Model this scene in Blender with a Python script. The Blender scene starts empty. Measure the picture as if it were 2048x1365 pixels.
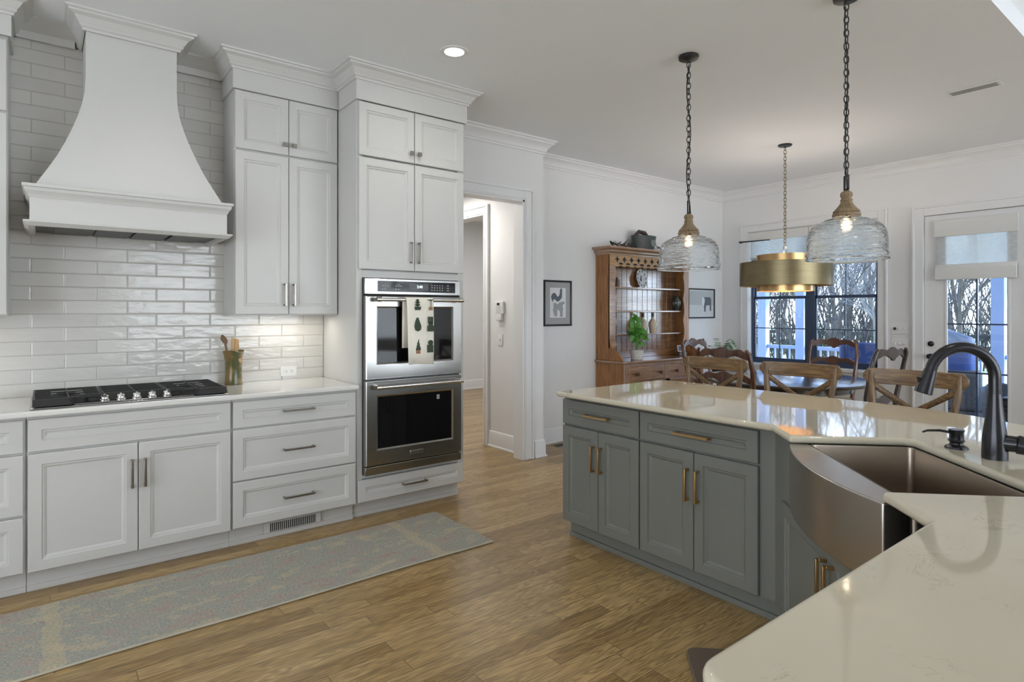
import bpy, bmesh, math, random
from mathutils import Vector, Matrix
random.seed(7)
R = math.radians
S2 = math.sqrt(0.5)
sc = bpy.context.scene
COL = sc.collection

# ------------------------------------------------------------------ camera
FPX = 1195.0
cam_d = bpy.data.cameras.new('camera')
cam_d.sensor_fit = 'HORIZONTAL'; cam_d.sensor_width = 36.0
cam_d.lens = 36.0 * FPX / 2048.0
cam_d.shift_y = (624.0 - 682.5) / 2048.0 * 1.0
cam_d.clip_start = 0.02; cam_d.clip_end = 300
cam = bpy.data.objects.new('camera', cam_d); COL.objects.link(cam)
cam.location = (0, 0, 1.40)
cam.rotation_euler = (R(90), 0, R(51.84 - 90))
sc.camera = cam

# ------------------------------------------------------------------ view / world
vs = sc.view_settings
sc.display_settings.display_device = 'sRGB'
vs.view_transform = 'Standard'; vs.look = 'None'; vs.gamma = 1.0; vs.use_curve_mapping = False
vs.exposure = 0.10
sc.cycles.max_bounces = 10; sc.cycles.diffuse_bounces = 5; sc.cycles.glossy_bounces = 5
sc.cycles.transmission_bounces = 10; sc.cycles.transparent_max_bounces = 12
sc.cycles.sample_clamp_indirect = 6.0
sc.cycles.caustics_reflective = False; sc.cycles.caustics_refractive = False

W = bpy.data.worlds.new('world'); sc.world = W; W.use_nodes = True
nt = W.node_tree; nt.nodes.clear()
wo = nt.nodes.new('ShaderNodeOutputWorld'); bg = nt.nodes.new('ShaderNodeBackground')
tc = nt.nodes.new('ShaderNodeTexCoord'); sx = nt.nodes.new('ShaderNodeSeparateXYZ')
cr = nt.nodes.new('ShaderNodeValToRGB')
cr.color_ramp.elements[0].position = 0.0; cr.color_ramp.elements[0].color = (0.72, 0.86, 1.0, 1)
cr.color_ramp.elements[1].position = 0.55; cr.color_ramp.elements[1].color = (0.24, 0.46, 1.0, 1)
nt.links.new(tc.outputs['Generated'], sx.inputs[0]); nt.links.new(sx.outputs['Z'], cr.inputs[0])
nt.links.new(cr.outputs[0], bg.inputs[0]); bg.inputs[1].default_value = 7.5
nt.links.new(bg.outputs[0], wo.inputs[0])

def lamp(name, kind, loc, energy, color=(1, 1, 1), rot=(0, 0, 0), **kw):
    d = bpy.data.lights.new(name, kind); d.energy = energy; d.color = color
    portal = kw.pop('portal', False)
    for k, v in kw.items(): setattr(d, k, v)
    if portal: d.cycles.is_portal = True
    o = bpy.data.objects.new(name, d); COL.objects.link(o); o.location = loc; o.rotation_euler = rot
    return o
lamp('sun', 'SUN', (20, -10, 20), 9.0, (1.0, 0.95, 0.86), Vector((0.50, -0.42, 0.72)).to_track_quat('Z', 'Y').to_euler(), angle=R(0.6))
# added fill panels standing in for unseen windows, tilted up to brighten the ceiling
lamp('great_room_side_fill', 'AREA', (4.4, -5.7, 1.5), 460, (0.82, 0.91, 1.0), (R(112), 0, R(180)), shape='RECTANGLE', size=6.0, size_y=2.6)
lamp('rear_fill_light', 'AREA', (-3.7, 0.0, 1.5), 185, (0.84, 0.92, 1.0), (R(112), 0, R(-90)), shape='RECTANGLE', size=4.5, size_y=2.4)
# daylight of the dining window and the door (sampling portals for the sky)
lamp('dining_window_portal', 'AREA', (7.72, 3.53, 1.58), 1, (1, 1, 1), (R(90), 0, R(90)), shape='RECTANGLE', size=1.6, size_y=1.8, portal=True)
lamp('door_window_portal', 'AREA', (7.72, 1.86, 1.28), 1, (1, 1, 1), (R(90), 0, R(90)), shape='RECTANGLE', size=0.75, size_y=2.1, portal=True)
lamp('hall_light', 'AREA', (3.1, 5.4, 2.66), 18, (1.0, 0.96, 0.90), (0, 0, 0), shape='SQUARE', size=0.5)
lamp('study_light', 'AREA', (5.5, 6.8, 2.95), 46, (0.95, 0.97, 1.0), (0, 0, 0), shape='SQUARE', size=1.5)

# ------------------------------------------------------------------ materials
def nodes(name):
    m = bpy.data.materials.new(name); m.use_nodes = True
    t = m.node_tree; b = t.nodes['Principled BSDF']
    return m, t, b
def N(t, typ, **kw):
    n = t.nodes.new(typ)
    for k, v in kw.items(): setattr(n, k, v)
    return n
def pbr(name, col, rough=0.5, metal=0.0, noise=0.0, nscale=8.0, bump=0.0, bscale=60.0, spec=0.5, coat=0.0, stretch=(1, 1, 1), **ex):
    m, t, b = nodes(name)
    b.inputs['Base Color'].default_value = (*col, 1); b.inputs['Roughness'].default_value = rough
    b.inputs['Metallic'].default_value = metal; b.inputs['Specular IOR Level'].default_value = spec
    b.inputs['Coat Weight'].default_value = coat
    for k, v in ex.items(): b.inputs[k.replace('_', ' ')].default_value = v
    c = N(t, 'ShaderNodeTexCoord'); mp = N(t, 'ShaderNodeMapping'); mp.inputs['Scale'].default_value = stretch
    t.links.new(c.outputs['Object'], mp.inputs[0])
    nz = N(t, 'ShaderNodeTexNoise'); nz.inputs['Scale'].default_value = nscale; nz.inputs['Detail'].default_value = 5
    t.links.new(mp.outputs[0], nz.inputs['Vector'])
    mx = N(t, 'ShaderNodeMix', data_type='RGBA')
    k = noise
    mx.inputs['A'].default_value = (*[min(1, x * (1 + k)) for x in col], 1); mx.inputs['B'].default_value = (*[x * (1 - k) for x in col], 1)
    t.links.new(nz.outputs['Fac'], mx.inputs['Factor']); t.links.new(mx.outputs['Result'], b.inputs['Base Color'])
    if bump:
        n2 = N(t, 'ShaderNodeTexNoise'); n2.inputs['Scale'].default_value = bscale; n2.inputs['Detail'].default_value = 3
        t.links.new(mp.outputs[0], n2.inputs['Vector'])
        bp = N(t, 'ShaderNodeBump'); bp.inputs['Strength'].default_value = bump; bp.inputs['Distance'].default_value = 0.01
        t.links.new(n2.outputs['Fac'], bp.inputs['Height']); t.links.new(bp.outputs[0], b.inputs['Normal'])
    return m
def emit(name, col, s):
    m = bpy.data.materials.new(name); m.use_nodes = True; t = m.node_tree; t.nodes.clear()
    o = N(t, 'ShaderNodeOutputMaterial'); e = N(t, 'ShaderNodeEmission'); e.inputs[0].default_value = (*col, 1); e.inputs[1].default_value = s
    t.links.new(e.outputs[0], o.inputs[0]); return m
def wood(name, c1, c2, rough=0.45, axis='X', scale=6.0, coat=0.0, ior=1.5):
    m, t, b = nodes(name)
    c = N(t, 'ShaderNodeTexCoord'); mp = N(t, 'ShaderNodeMapping')
    s = {'X': (1.0, 12, 12), 'Y': (12, 1.0, 12), 'Z': (12, 12, 1.0)}[axis]; mp.inputs['Scale'].default_value = s
    t.links.new(c.outputs['Object'], mp.inputs[0])
    n1 = N(t, 'ShaderNodeTexNoise'); n1.inputs['Scale'].default_value = scale; n1.inputs['Detail'].default_value = 7; n1.inputs['Distortion'].default_value = 0.6
    t.links.new(mp.outputs[0], n1.inputs['Vector'])
    rp = N(t, 'ShaderNodeValToRGB'); rp.color_ramp.elements[0].position = .32; rp.color_ramp.elements[1].position = .68
    rp.color_ramp.elements[0].color = (*c1, 1); rp.color_ramp.elements[1].color = (*c2, 1)
    t.links.new(n1.outputs['Fac'], rp.inputs[0]); t.links.new(rp.outputs[0], b.inputs['Base Color'])
    b.inputs['Roughness'].default_value = rough; b.inputs['Coat Weight'].default_value = coat; b.inputs['Coat Roughness'].default_value = .16; b.inputs['Coat IOR'].default_value = ior
    bp = N(t, 'ShaderNodeBump'); bp.inputs['Strength'].default_value = .25; bp.inputs['Distance'].default_value = .003
    t.links.new(n1.outputs['Fac'], bp.inputs['Height']); t.links.new(bp.outputs[0], b.inputs['Normal'])
    return m
def math_n(t, op, a, b=None):
    n = N(t, 'ShaderNodeMath', operation=op)
    for i, v in enumerate((a, b)):
        if v is None: continue
        if isinstance(v, (int, float)): n.inputs[i].default_value = v
        else: t.links.new(v, n.inputs[i])
    return n.outputs[0]
def floor_mat():
    m, t, b = nodes('oak_floor')
    c = N(t, 'ShaderNodeTexCoord'); s = N(t, 'ShaderNodeSeparateXYZ'); t.links.new(c.outputs['Object'], s.inputs[0])
    w, L = 0.083, 0.95
    yr = math_n(t, 'DIVIDE', s.outputs['Y'], w); row = math_n(t, 'FLOOR', yr)
    wn = N(t, 'ShaderNodeTexWhiteNoise', noise_dimensions='1D'); t.links.new(row, wn.inputs['W'])
    xs = math_n(t, 'ADD', math_n(t, 'DIVIDE', s.outputs['X'], L), math_n(t, 'MULTIPLY', wn.outputs['Value'], 7.3))
    colm = math_n(t, 'FLOOR', xs)
    cb = N(t, 'ShaderNodeCombineXYZ'); t.links.new(row, cb.inputs[0]); t.links.new(colm, cb.inputs[1])
    w2 = N(t, 'ShaderNodeTexWhiteNoise', noise_dimensions='3D'); t.links.new(cb.outputs[0], w2.inputs['Vector'])
    # grain
    gx = math_n(t, 'ADD', math_n(t, 'MULTIPLY', s.outputs['X'], 1.6), math_n(t, 'MULTIPLY', w2.outputs['Value'], 37.0))
    gy = math_n(t, 'ADD', math_n(t, 'MULTIPLY', s.outputs['Y'], 22.0), math_n(t, 'MULTIPLY', w2.outputs['Value'], 11.0))
    g = N(t, 'ShaderNodeCombineXYZ'); t.links.new(gx, g.inputs[0]); t.links.new(gy, g.inputs[1])
    n1 = N(t, 'ShaderNodeTexNoise'); n1.inputs['Scale'].default_value = 1.0; n1.inputs['Detail'].default_value = 3; n1.inputs['Distortion'].default_value = .4
    t.links.new(g.outputs[0], n1.inputs['Vector'])
    wv = math_n(t, 'SINE', math_n(t, 'MULTIPLY', n1.outputs['Fac'], 75.0))
    n3 = N(t, 'ShaderNodeTexNoise'); n3.inputs['Scale'].default_value = 5.0; n3.inputs['Detail'].default_value = 8
    g3 = N(t, 'ShaderNodeVectorMath', operation='MULTIPLY'); g3.inputs[1].default_value = (1.5, 4, 1)
    t.links.new(g.outputs[0], g3.inputs[0]); t.links.new(g3.outputs[0], n3.inputs['Vector'])
    base = N(t, 'ShaderNodeValToRGB'); e = base.color_ramp.elements
    e[0].position = 0; e[0].color = (.275, .172, .066, 1); e[1].position = 1; e[1].color = (.43, .295, .135, 1)
    k = base.color_ramp.elements.new(.5); k.color = (.36, .238, .098, 1)
    t.links.new(w2.outputs['Value'], base.inputs[0])
    gf = math_n(t, 'ADD', math_n(t, 'MULTIPLY', wv, .26), math_n(t, 'MULTIPLY', n3.outputs['Fac'], .75)) 
    gfr = N(t, 'ShaderNodeMapRange'); gfr.inputs['From Min'].default_value = .08; gfr.inputs['From Max'].default_value = .68
    gfr.inputs['To Min'].default_value = .66; gfr.inputs['To Max'].default_value = 1.28
    t.links.new(gf, gfr.inputs['Value'])
    mul = N(t, 'ShaderNodeVectorMath', operation='SCALE'); t.links.new(base.outputs[0], mul.inputs[0]); t.links.new(gfr.outputs[0], mul.inputs['Scale'])
    # seams
    fy = math_n(t, 'FRACT', yr); fx = math_n(t, 'FRACT', xs)
    ey = math_n(t, 'MINIMUM', fy, math_n(t, 'SUBTRACT', 1.0, fy)); ex = math_n(t, 'MINIMUM', fx, math_n(t, 'SUBTRACT', 1.0, fx))
    sy = math_n(t, 'LESS_THAN', ey, .013); sxx = math_n(t, 'LESS_THAN', ex, .0012)
    seam = math_n(t, 'MAXIMUM', sy, sxx)
    mx = N(t, 'ShaderNodeMix', data_type='RGBA'); t.links.new(seam, mx.inputs['Factor']); t.links.new(mul.outputs[0], mx.inputs['A'])
    mx.inputs['B'].default_value = (.10, .062, .03, 1)
    t.links.new(mx.outputs['Result'], b.inputs['Base Color'])
    b.inputs['Roughness'].default_value = .30
    bp = N(t, 'ShaderNodeBump'); bp.inputs['Strength'].default_value = .15; bp.inputs['Distance'].default_value = .002
    t.links.new(n3.outputs['Fac'], bp.inputs['Height']); t.links.new(bp.outputs[0], b.inputs['Normal'])
    return m
def tile_mat():
    # running-bond glazed tile, local x along the wall, local z up
    m, t, b = nodes('glazed_tile')
    c = N(t, 'ShaderNodeTexCoord'); s = N(t, 'ShaderNodeSeparateXYZ'); t.links.new(c.outputs['Object'], s.inputs[0])
    h, L = 0.0798, 0.311
    zr = math_n(t, 'DIVIDE', math_n(t, 'SUBTRACT', s.outputs['Z'], .988), h); row = math_n(t, 'FLOOR', zr)
    par = math_n(t, 'MULTIPLY', math_n(t, 'PINGPONG', row, 1.0), .5)
    xs = math_n(t, 'ADD', math_n(t, 'DIVIDE', math_n(t, 'ADD', s.outputs['X'], .052), L), par)
    colm = math_n(t, 'FLOOR', xs)
    cb = N(t, 'ShaderNodeCombineXYZ'); t.links.new(row, cb.inputs[0]); t.links.new(colm, cb.inputs[1])
    wn = N(t, 'ShaderNodeTexWhiteNoise', noise_dimensions='3D'); t.links.new(cb.outputs[0], wn.inputs['Vector'])
    fz = math_n(t, 'FRACT', zr); fx = math_n(t, 'FRACT', xs)
    ez = math_n(t, 'MULTIPLY', math_n(t, 'MINIMUM', fz, math_n(t, 'SUBTRACT', 1.0, fz)), h)
    ex = math_n(t, 'MULTIPLY', math_n(t, 'MINIMUM', fx, math_n(t, 'SUBTRACT', 1.0, fx)), L)
    ed = math_n(t, 'MINIMUM', ez, ex)
    grout = math_n(t, 'LESS_THAN', ed, .0016)
    cm = N(t, 'ShaderNodeMix', data_type='RGBA'); t.links.new(wn.outputs['Value'], cm.inputs['Factor'])
    cm.inputs['A'].default_value = (.60, .585, .555, 1); cm.inputs['B'].default_value = (.66, .645, .61, 1)
    mx = N(t, 'ShaderNodeMix', data_type='RGBA'); t.links.new(grout, mx.inputs['Factor']); t.links.new(cm.outputs['Result'], mx.inputs['A'])
    mx.inputs['B'].default_value = (.42, .405, .38, 1)
    t.links.new(mx.outputs['Result'], b.inputs['Base Color'])
    t.links.new(math_n(t, 'ADD', math_n(t, 'MULTIPLY', grout, .6), .10), b.inputs['Roughness'])
    hgt = N(t, 'ShaderNodeMapRange'); hgt.inputs['From Max'].default_value = .007; t.links.new(ed, hgt.inputs['Value'])
    nz = N(t, 'ShaderNodeTexNoise'); nz.inputs['Scale'].default_value = 14; nz.inputs['Detail'].default_value = 2
    ofs = N(t, 'ShaderNodeVectorMath', operation='ADD'); t.links.new(c.outputs['Object'], ofs.inputs[0]); t.links.new(wn.outputs['Color'], ofs.inputs[1])
    ms = N(t, 'ShaderNodeVectorMath', operation='MULTIPLY'); ms.inputs[1].default_value = (.8, 1, 2.2); t.links.new(ofs.outputs[0], ms.inputs[0]); t.links.new(ms.outputs[0], nz.inputs['Vector'])
    hh = math_n(t, 'ADD', hgt.outputs[0], math_n(t, 'MULTIPLY', nz.outputs['Fac'], 1.1))
    bp = N(t, 'ShaderNodeBump'); bp.inputs['Strength'].default_value = .55; bp.inputs['Distance'].default_value = .004
    t.links.new(hh, bp.inputs['Height']); t.links.new(bp.outputs[0], b.inputs['Normal'])
    return m
def quartz_mat(name, col, vein):
    m, t, b = nodes(name)
    c = N(t, 'ShaderNodeTexCoord')
    n1 = N(t, 'ShaderNodeTexNoise'); n1.inputs['Scale'].default_value = 5.5; n1.inputs['Detail'].default_value = 10; n1.inputs['Distortion'].default_value = 1.8; n1.inputs['Roughness'].default_value = .62
    mp = N(t, 'ShaderNodeMapping'); mp.inputs['Rotation'].default_value = (0, 0, .5); mp.inputs['Scale'].default_value = (1, 2.2, 1)
    t.links.new(c.outputs['Object'], mp.inputs[0]); t.links.new(mp.outputs[0], n1.inputs['Vector'])
    d = math_n(t, 'ABSOLUTE', math_n(t, 'SUBTRACT', n1.outputs['Fac'], .5))
    r1 = N(t, 'ShaderNodeMapRange'); r1.inputs['From Max'].default_value = .010; r1.inputs['To Min'].default_value = 1; r1.inputs['To Max'].default_value = 0; t.links.new(d, r1.inputs['Value'])
    n2 = N(t, 'ShaderNodeTexNoise'); n2.inputs['Scale'].default_value = 9; n2.inputs['Detail'].default_value = 3; t.links.new(c.outputs['Object'], n2.inputs['Vector'])
    r2 = N(t, 'ShaderNodeMapRange'); r2.inputs['From Min'].default_value = .56; r2.inputs['From Max'].default_value = .68; t.links.new(n2.outputs['Fac'], r2.inputs['Value'])
    f = math_n(t, 'MULTIPLY', math_n(t, 'MULTIPLY', r1.outputs[0], r2.outputs[0]), .75)
    n4 = N(t, 'ShaderNodeTexNoise'); n4.inputs['Scale'].default_value = 2.5; n4.inputs['Detail'].default_value = 4; t.links.new(c.outputs['Object'], n4.inputs['Vector'])
    cm = N(t, 'ShaderNodeMix', data_type='RGBA'); cm.inputs['A'].default_value = (*[x * .95 for x in col], 1); cm.inputs['B'].default_value = (*[min(1, x * 1.05) for x in col], 1); t.links.new(n4.outputs['Fac'], cm.inputs['Factor'])
    mx = N(t, 'ShaderNodeMix', data_type='RGBA'); t.links.new(f, mx.inputs['Factor']); t.links.new(cm.outputs['Result'], mx.inputs['A']); mx.inputs['B'].default_value = (*vein, 1)
    t.links.new(mx.outputs['Result'], b.inputs['Base Color']); b.inputs['Roughness'].default_value = .05
    b.inputs['Coat Weight'].default_value = .25; b.inputs['Coat Roughness'].default_value = .012
    return m
def rug_mat():
    m, t, b = nodes('faded_rug')
    c = N(t, 'ShaderNodeTexCoord')
    mp = N(t, 'ShaderNodeMapping'); mp.inputs['Scale'].default_value = (1, 2.2, 1); t.links.new(c.outputs['Object'], mp.inputs[0])
    n1 = N(t, 'ShaderNodeTexNoise'); n1.inputs['Scale'].default_value = 4.0; n1.inputs['Detail'].default_value = 10; n1.inputs['Roughness'].default_value = .8; t.links.new(mp.outputs[0], n1.inputs['Vector'])
    rp = N(t, 'ShaderNodeValToRGB'); e = rp.color_ramp.elements
    e[0].position = .40; e[0].color = (.40, .35, .26, 1); e[1].position = .61; e[1].color = (.30, .25, .22, 1)
    for p, q in ((.45, (.37, .335, .265)), (.49, (.25, .28, .26)), (.53, (.33, .31, .265)), (.57, (.345, .285, .245))):
        k = e.new(p); k.color = (*q, 1)
    t.links.new(n1.outputs['Fac'], rp.inputs[0])
    mp2 = N(t, 'ShaderNodeMapping'); mp2.inputs['Scale'].default_value = (90, 260, 1); t.links.new(c.outputs['Object'], mp2.inputs[0])
    n2 = N(t, 'ShaderNodeTexNoise'); n2.inputs['Scale'].default_value = 1; n2.inputs['Detail'].default_value = 4; t.links.new(mp2.outputs[0], n2.inputs['Vector'])
    mr = N(t, 'ShaderNodeMapRange'); mr.inputs['From Min'].default_value = .3; mr.inputs['From Max'].default_value = .7; mr.inputs['To Min'].default_value = .82; mr.inputs['To Max'].default_value = 1.62; t.links.new(n2.outputs['Fac'], mr.inputs['Value'])
    # two straw-coloured bands across the runner
    s = N(t, 'ShaderNodeSeparateXYZ'); t.links.new(c.outputs['Object'], s.inputs[0])
    n5 = N(t, 'ShaderNodeTexNoise'); n5.inputs['Scale'].default_value = 9; n5.inputs['Detail'].default_value = 5; t.links.new(c.outputs['Object'], n5.inputs['Vector'])
    xx = math_n(t, 'ADD', s.outputs['X'], math_n(t, 'MULTIPLY', math_n(t, 'SUBTRACT', n5.outputs['Fac'], .5), .12))
    bands = None
    for x0 in (.03, 1.80):
        a = math_n(t, 'LESS_THAN', math_n(t, 'ABSOLUTE', math_n(t, 'SUBTRACT', xx, x0)), .032)
        bands = a if bands is None else math_n(t, 'MAXIMUM', bands, a)
    mb = N(t, 'ShaderNodeMix', data_type='RGBA'); t.links.new(math_n(t, 'MULTIPLY', bands, .42), mb.inputs['Factor']); t.links.new(rp.outputs[0], mb.inputs['A']); mb.inputs['B'].default_value = (.46, .39, .25, 1)
    sc_ = N(t, 'ShaderNodeVectorMath', operation='SCALE'); t.links.new(mb.outputs['Result'], sc_.inputs[0]); t.links.new(mr.outputs[0], sc_.inputs['Scale'])
    t.links.new(sc_.outputs[0], b.inputs['Base Color']); b.inputs['Roughness'].default_value = .95; b.inputs['Specular IOR Level'].default_value = .1
    bp = N(t, 'ShaderNodeBump'); bp.inputs['Strength'].default_value = .7; bp.inputs['Distance'].default_value = .004
    t.links.new(n2.outputs['Fac'], bp.inputs['Height']); t.links.new(bp.outputs[0], b.inputs['Normal'])
    return m
def clear_pane(name, tint=(1, 1, 1), gl=.06):
    m = bpy.data.materials.new(name); m.use_nodes = True; t = m.node_tree; t.nodes.clear()
    o = N(t, 'ShaderNodeOutputMaterial'); tr = N(t, 'ShaderNodeBsdfTransparent'); tr.inputs[0].default_value = (*tint, 1)
    g = N(t, 'ShaderNodeBsdfGlossy'); g.inputs['Roughness'].default_value = .02
    mx = N(t, 'ShaderNodeMixShader'); mx.inputs[0].default_value = gl
    t.links.new(tr.outputs[0], mx.inputs[1]); t.links.new(g.outputs[0], mx.inputs[2]); t.links.new(mx.outputs[0], o.inputs[0])
    return m
def sheer(name, col, trans=.35, see=.12):
    m = bpy.data.materials.new(name); m.use_nodes = True; t = m.node_tree; t.nodes.clear()
    o = N(t, 'ShaderNodeOutputMaterial'); d = N(t, 'ShaderNodeBsdfDiffuse'); d.inputs[0].default_value = (*col, 1)
    tl = N(t, 'ShaderNodeBsdfTranslucent'); tl.inputs[0].default_value = (*col, 1)
    tr = N(t, 'ShaderNodeBsdfTransparent')
    a = N(t, 'ShaderNodeMixShader'); a.inputs[0].default_value = trans; bb = N(t, 'ShaderNodeMixShader')
    c = N(t, 'ShaderNodeTexCoord'); mp = N(t, 'ShaderNodeMapping'); mp.inputs['Scale'].default_value = (20, 20, 260); t.links.new(c.outputs['Object'], mp.inputs[0])
    nz = N(t, 'ShaderNodeTexNoise'); nz.inputs['Scale'].default_value = 1; t.links.new(mp.outputs[0], nz.inputs['Vector'])
    mr = N(t, 'ShaderNodeMapRange'); mr.inputs['From Min'].default_value = .35; mr.inputs['From Max'].default_value = .65; mr.inputs['To Min'].default_value = see * .5; mr.inputs['To Max'].default_value = see * 1.5
    t.links.new(nz.outputs['Fac'], mr.inputs['Value']); t.links.new(mr.outputs[0], bb.inputs[0])
    t.links.new(d.outputs[0], a.inputs[1]); t.links.new(tl.outputs[0], a.inputs[2]); t.links.new(a.outputs[0], bb.inputs[1]); t.links.new(tr.outputs[0], bb.inputs[2]); t.links.new(bb.outputs[0], o.inputs[0])
    return m
def steel(name, col=(.52, .51, .50), rough=.22, stretch=(1, 1, 120)):
    m, t, b = nodes(name)
    b.inputs['Metallic'].default_value = 1; b.inputs['Base Color'].default_value = (*col, 1)
    c = N(t, 'ShaderNodeTexCoord'); mp = N(t, 'ShaderNodeMapping'); mp.inputs['Scale'].default_value = stretch; t.links.new(c.outputs['Object'], mp.inputs[0])
    nz = N(t, 'ShaderNodeTexNoise'); nz.inputs['Scale'].default_value = 6; nz.inputs['Detail'].default_value = 5; t.links.new(mp.outputs[0], nz.inputs['Vector'])
    mr = N(t, 'ShaderNodeMapRange'); mr.inputs['To Min'].default_value = rough * .9; mr.inputs['To Max'].default_value = rough * 1.1; t.links.new(nz.outputs['Fac'], mr.inputs['Value']); t.links.new(mr.outputs[0], b.inputs['Roughness'])
    bp = N(t, 'ShaderNodeBump'); bp.inputs['Strength'].default_value = 0.0; bp.inputs['Distance'].default_value = .001; t.links.new(nz.outputs['Fac'], bp.inputs['Height']); t.links.new(bp.outputs[0], b.inputs['Normal'])
    return m
def glass_shade():
    m, t, b = nodes('rippled_glass')
    b.inputs['Base Color'].default_value = (.97, .99, 1, 1); b.inputs['Transmission Weight'].default_value = 1; b.inputs['Roughness'].default_value = .01; b.inputs['IOR'].default_value = 1.42
    c = N(t, 'ShaderNodeTexCoord'); mp = N(t, 'ShaderNodeMapping'); mp.inputs['Scale'].default_value = (9, 9, 55); t.links.new(c.outputs['Object'], mp.inputs[0])
    nz = N(t, 'ShaderNodeTexNoise'); nz.inputs['Scale'].default_value = 1; nz.inputs['Detail'].default_value = 2; t.links.new(mp.outputs[0], nz.inputs['Vector'])
    bp = N(t, 'ShaderNodeBump'); bp.inputs['Strength'].default_value = .9; bp.inputs['Distance'].default_value = .022; t.links.new(nz.outputs['Fac'], bp.inputs['Height']); t.links.new(bp.outputs[0], b.inputs['Normal'])
    return m
def glow_glass(name, col, s_):
    m = bpy.data.materials.new(name); m.use_nodes = True; t = m.node_tree; t.nodes.clear()
    o = N(t, 'ShaderNodeOutputMaterial'); e = N(t, 'ShaderNodeEmission'); e.inputs[0].default_value = (*col, 1); e.inputs[1].default_value = s_
    tr = N(t, 'ShaderNodeBsdfTransparent'); ad = N(t, 'ShaderNodeAddShader')
    t.links.new(e.outputs[0], ad.inputs[0]); t.links.new(tr.outputs[0], ad.inputs[1]); t.links.new(ad.outputs[0], o.inputs[0]); return m
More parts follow.
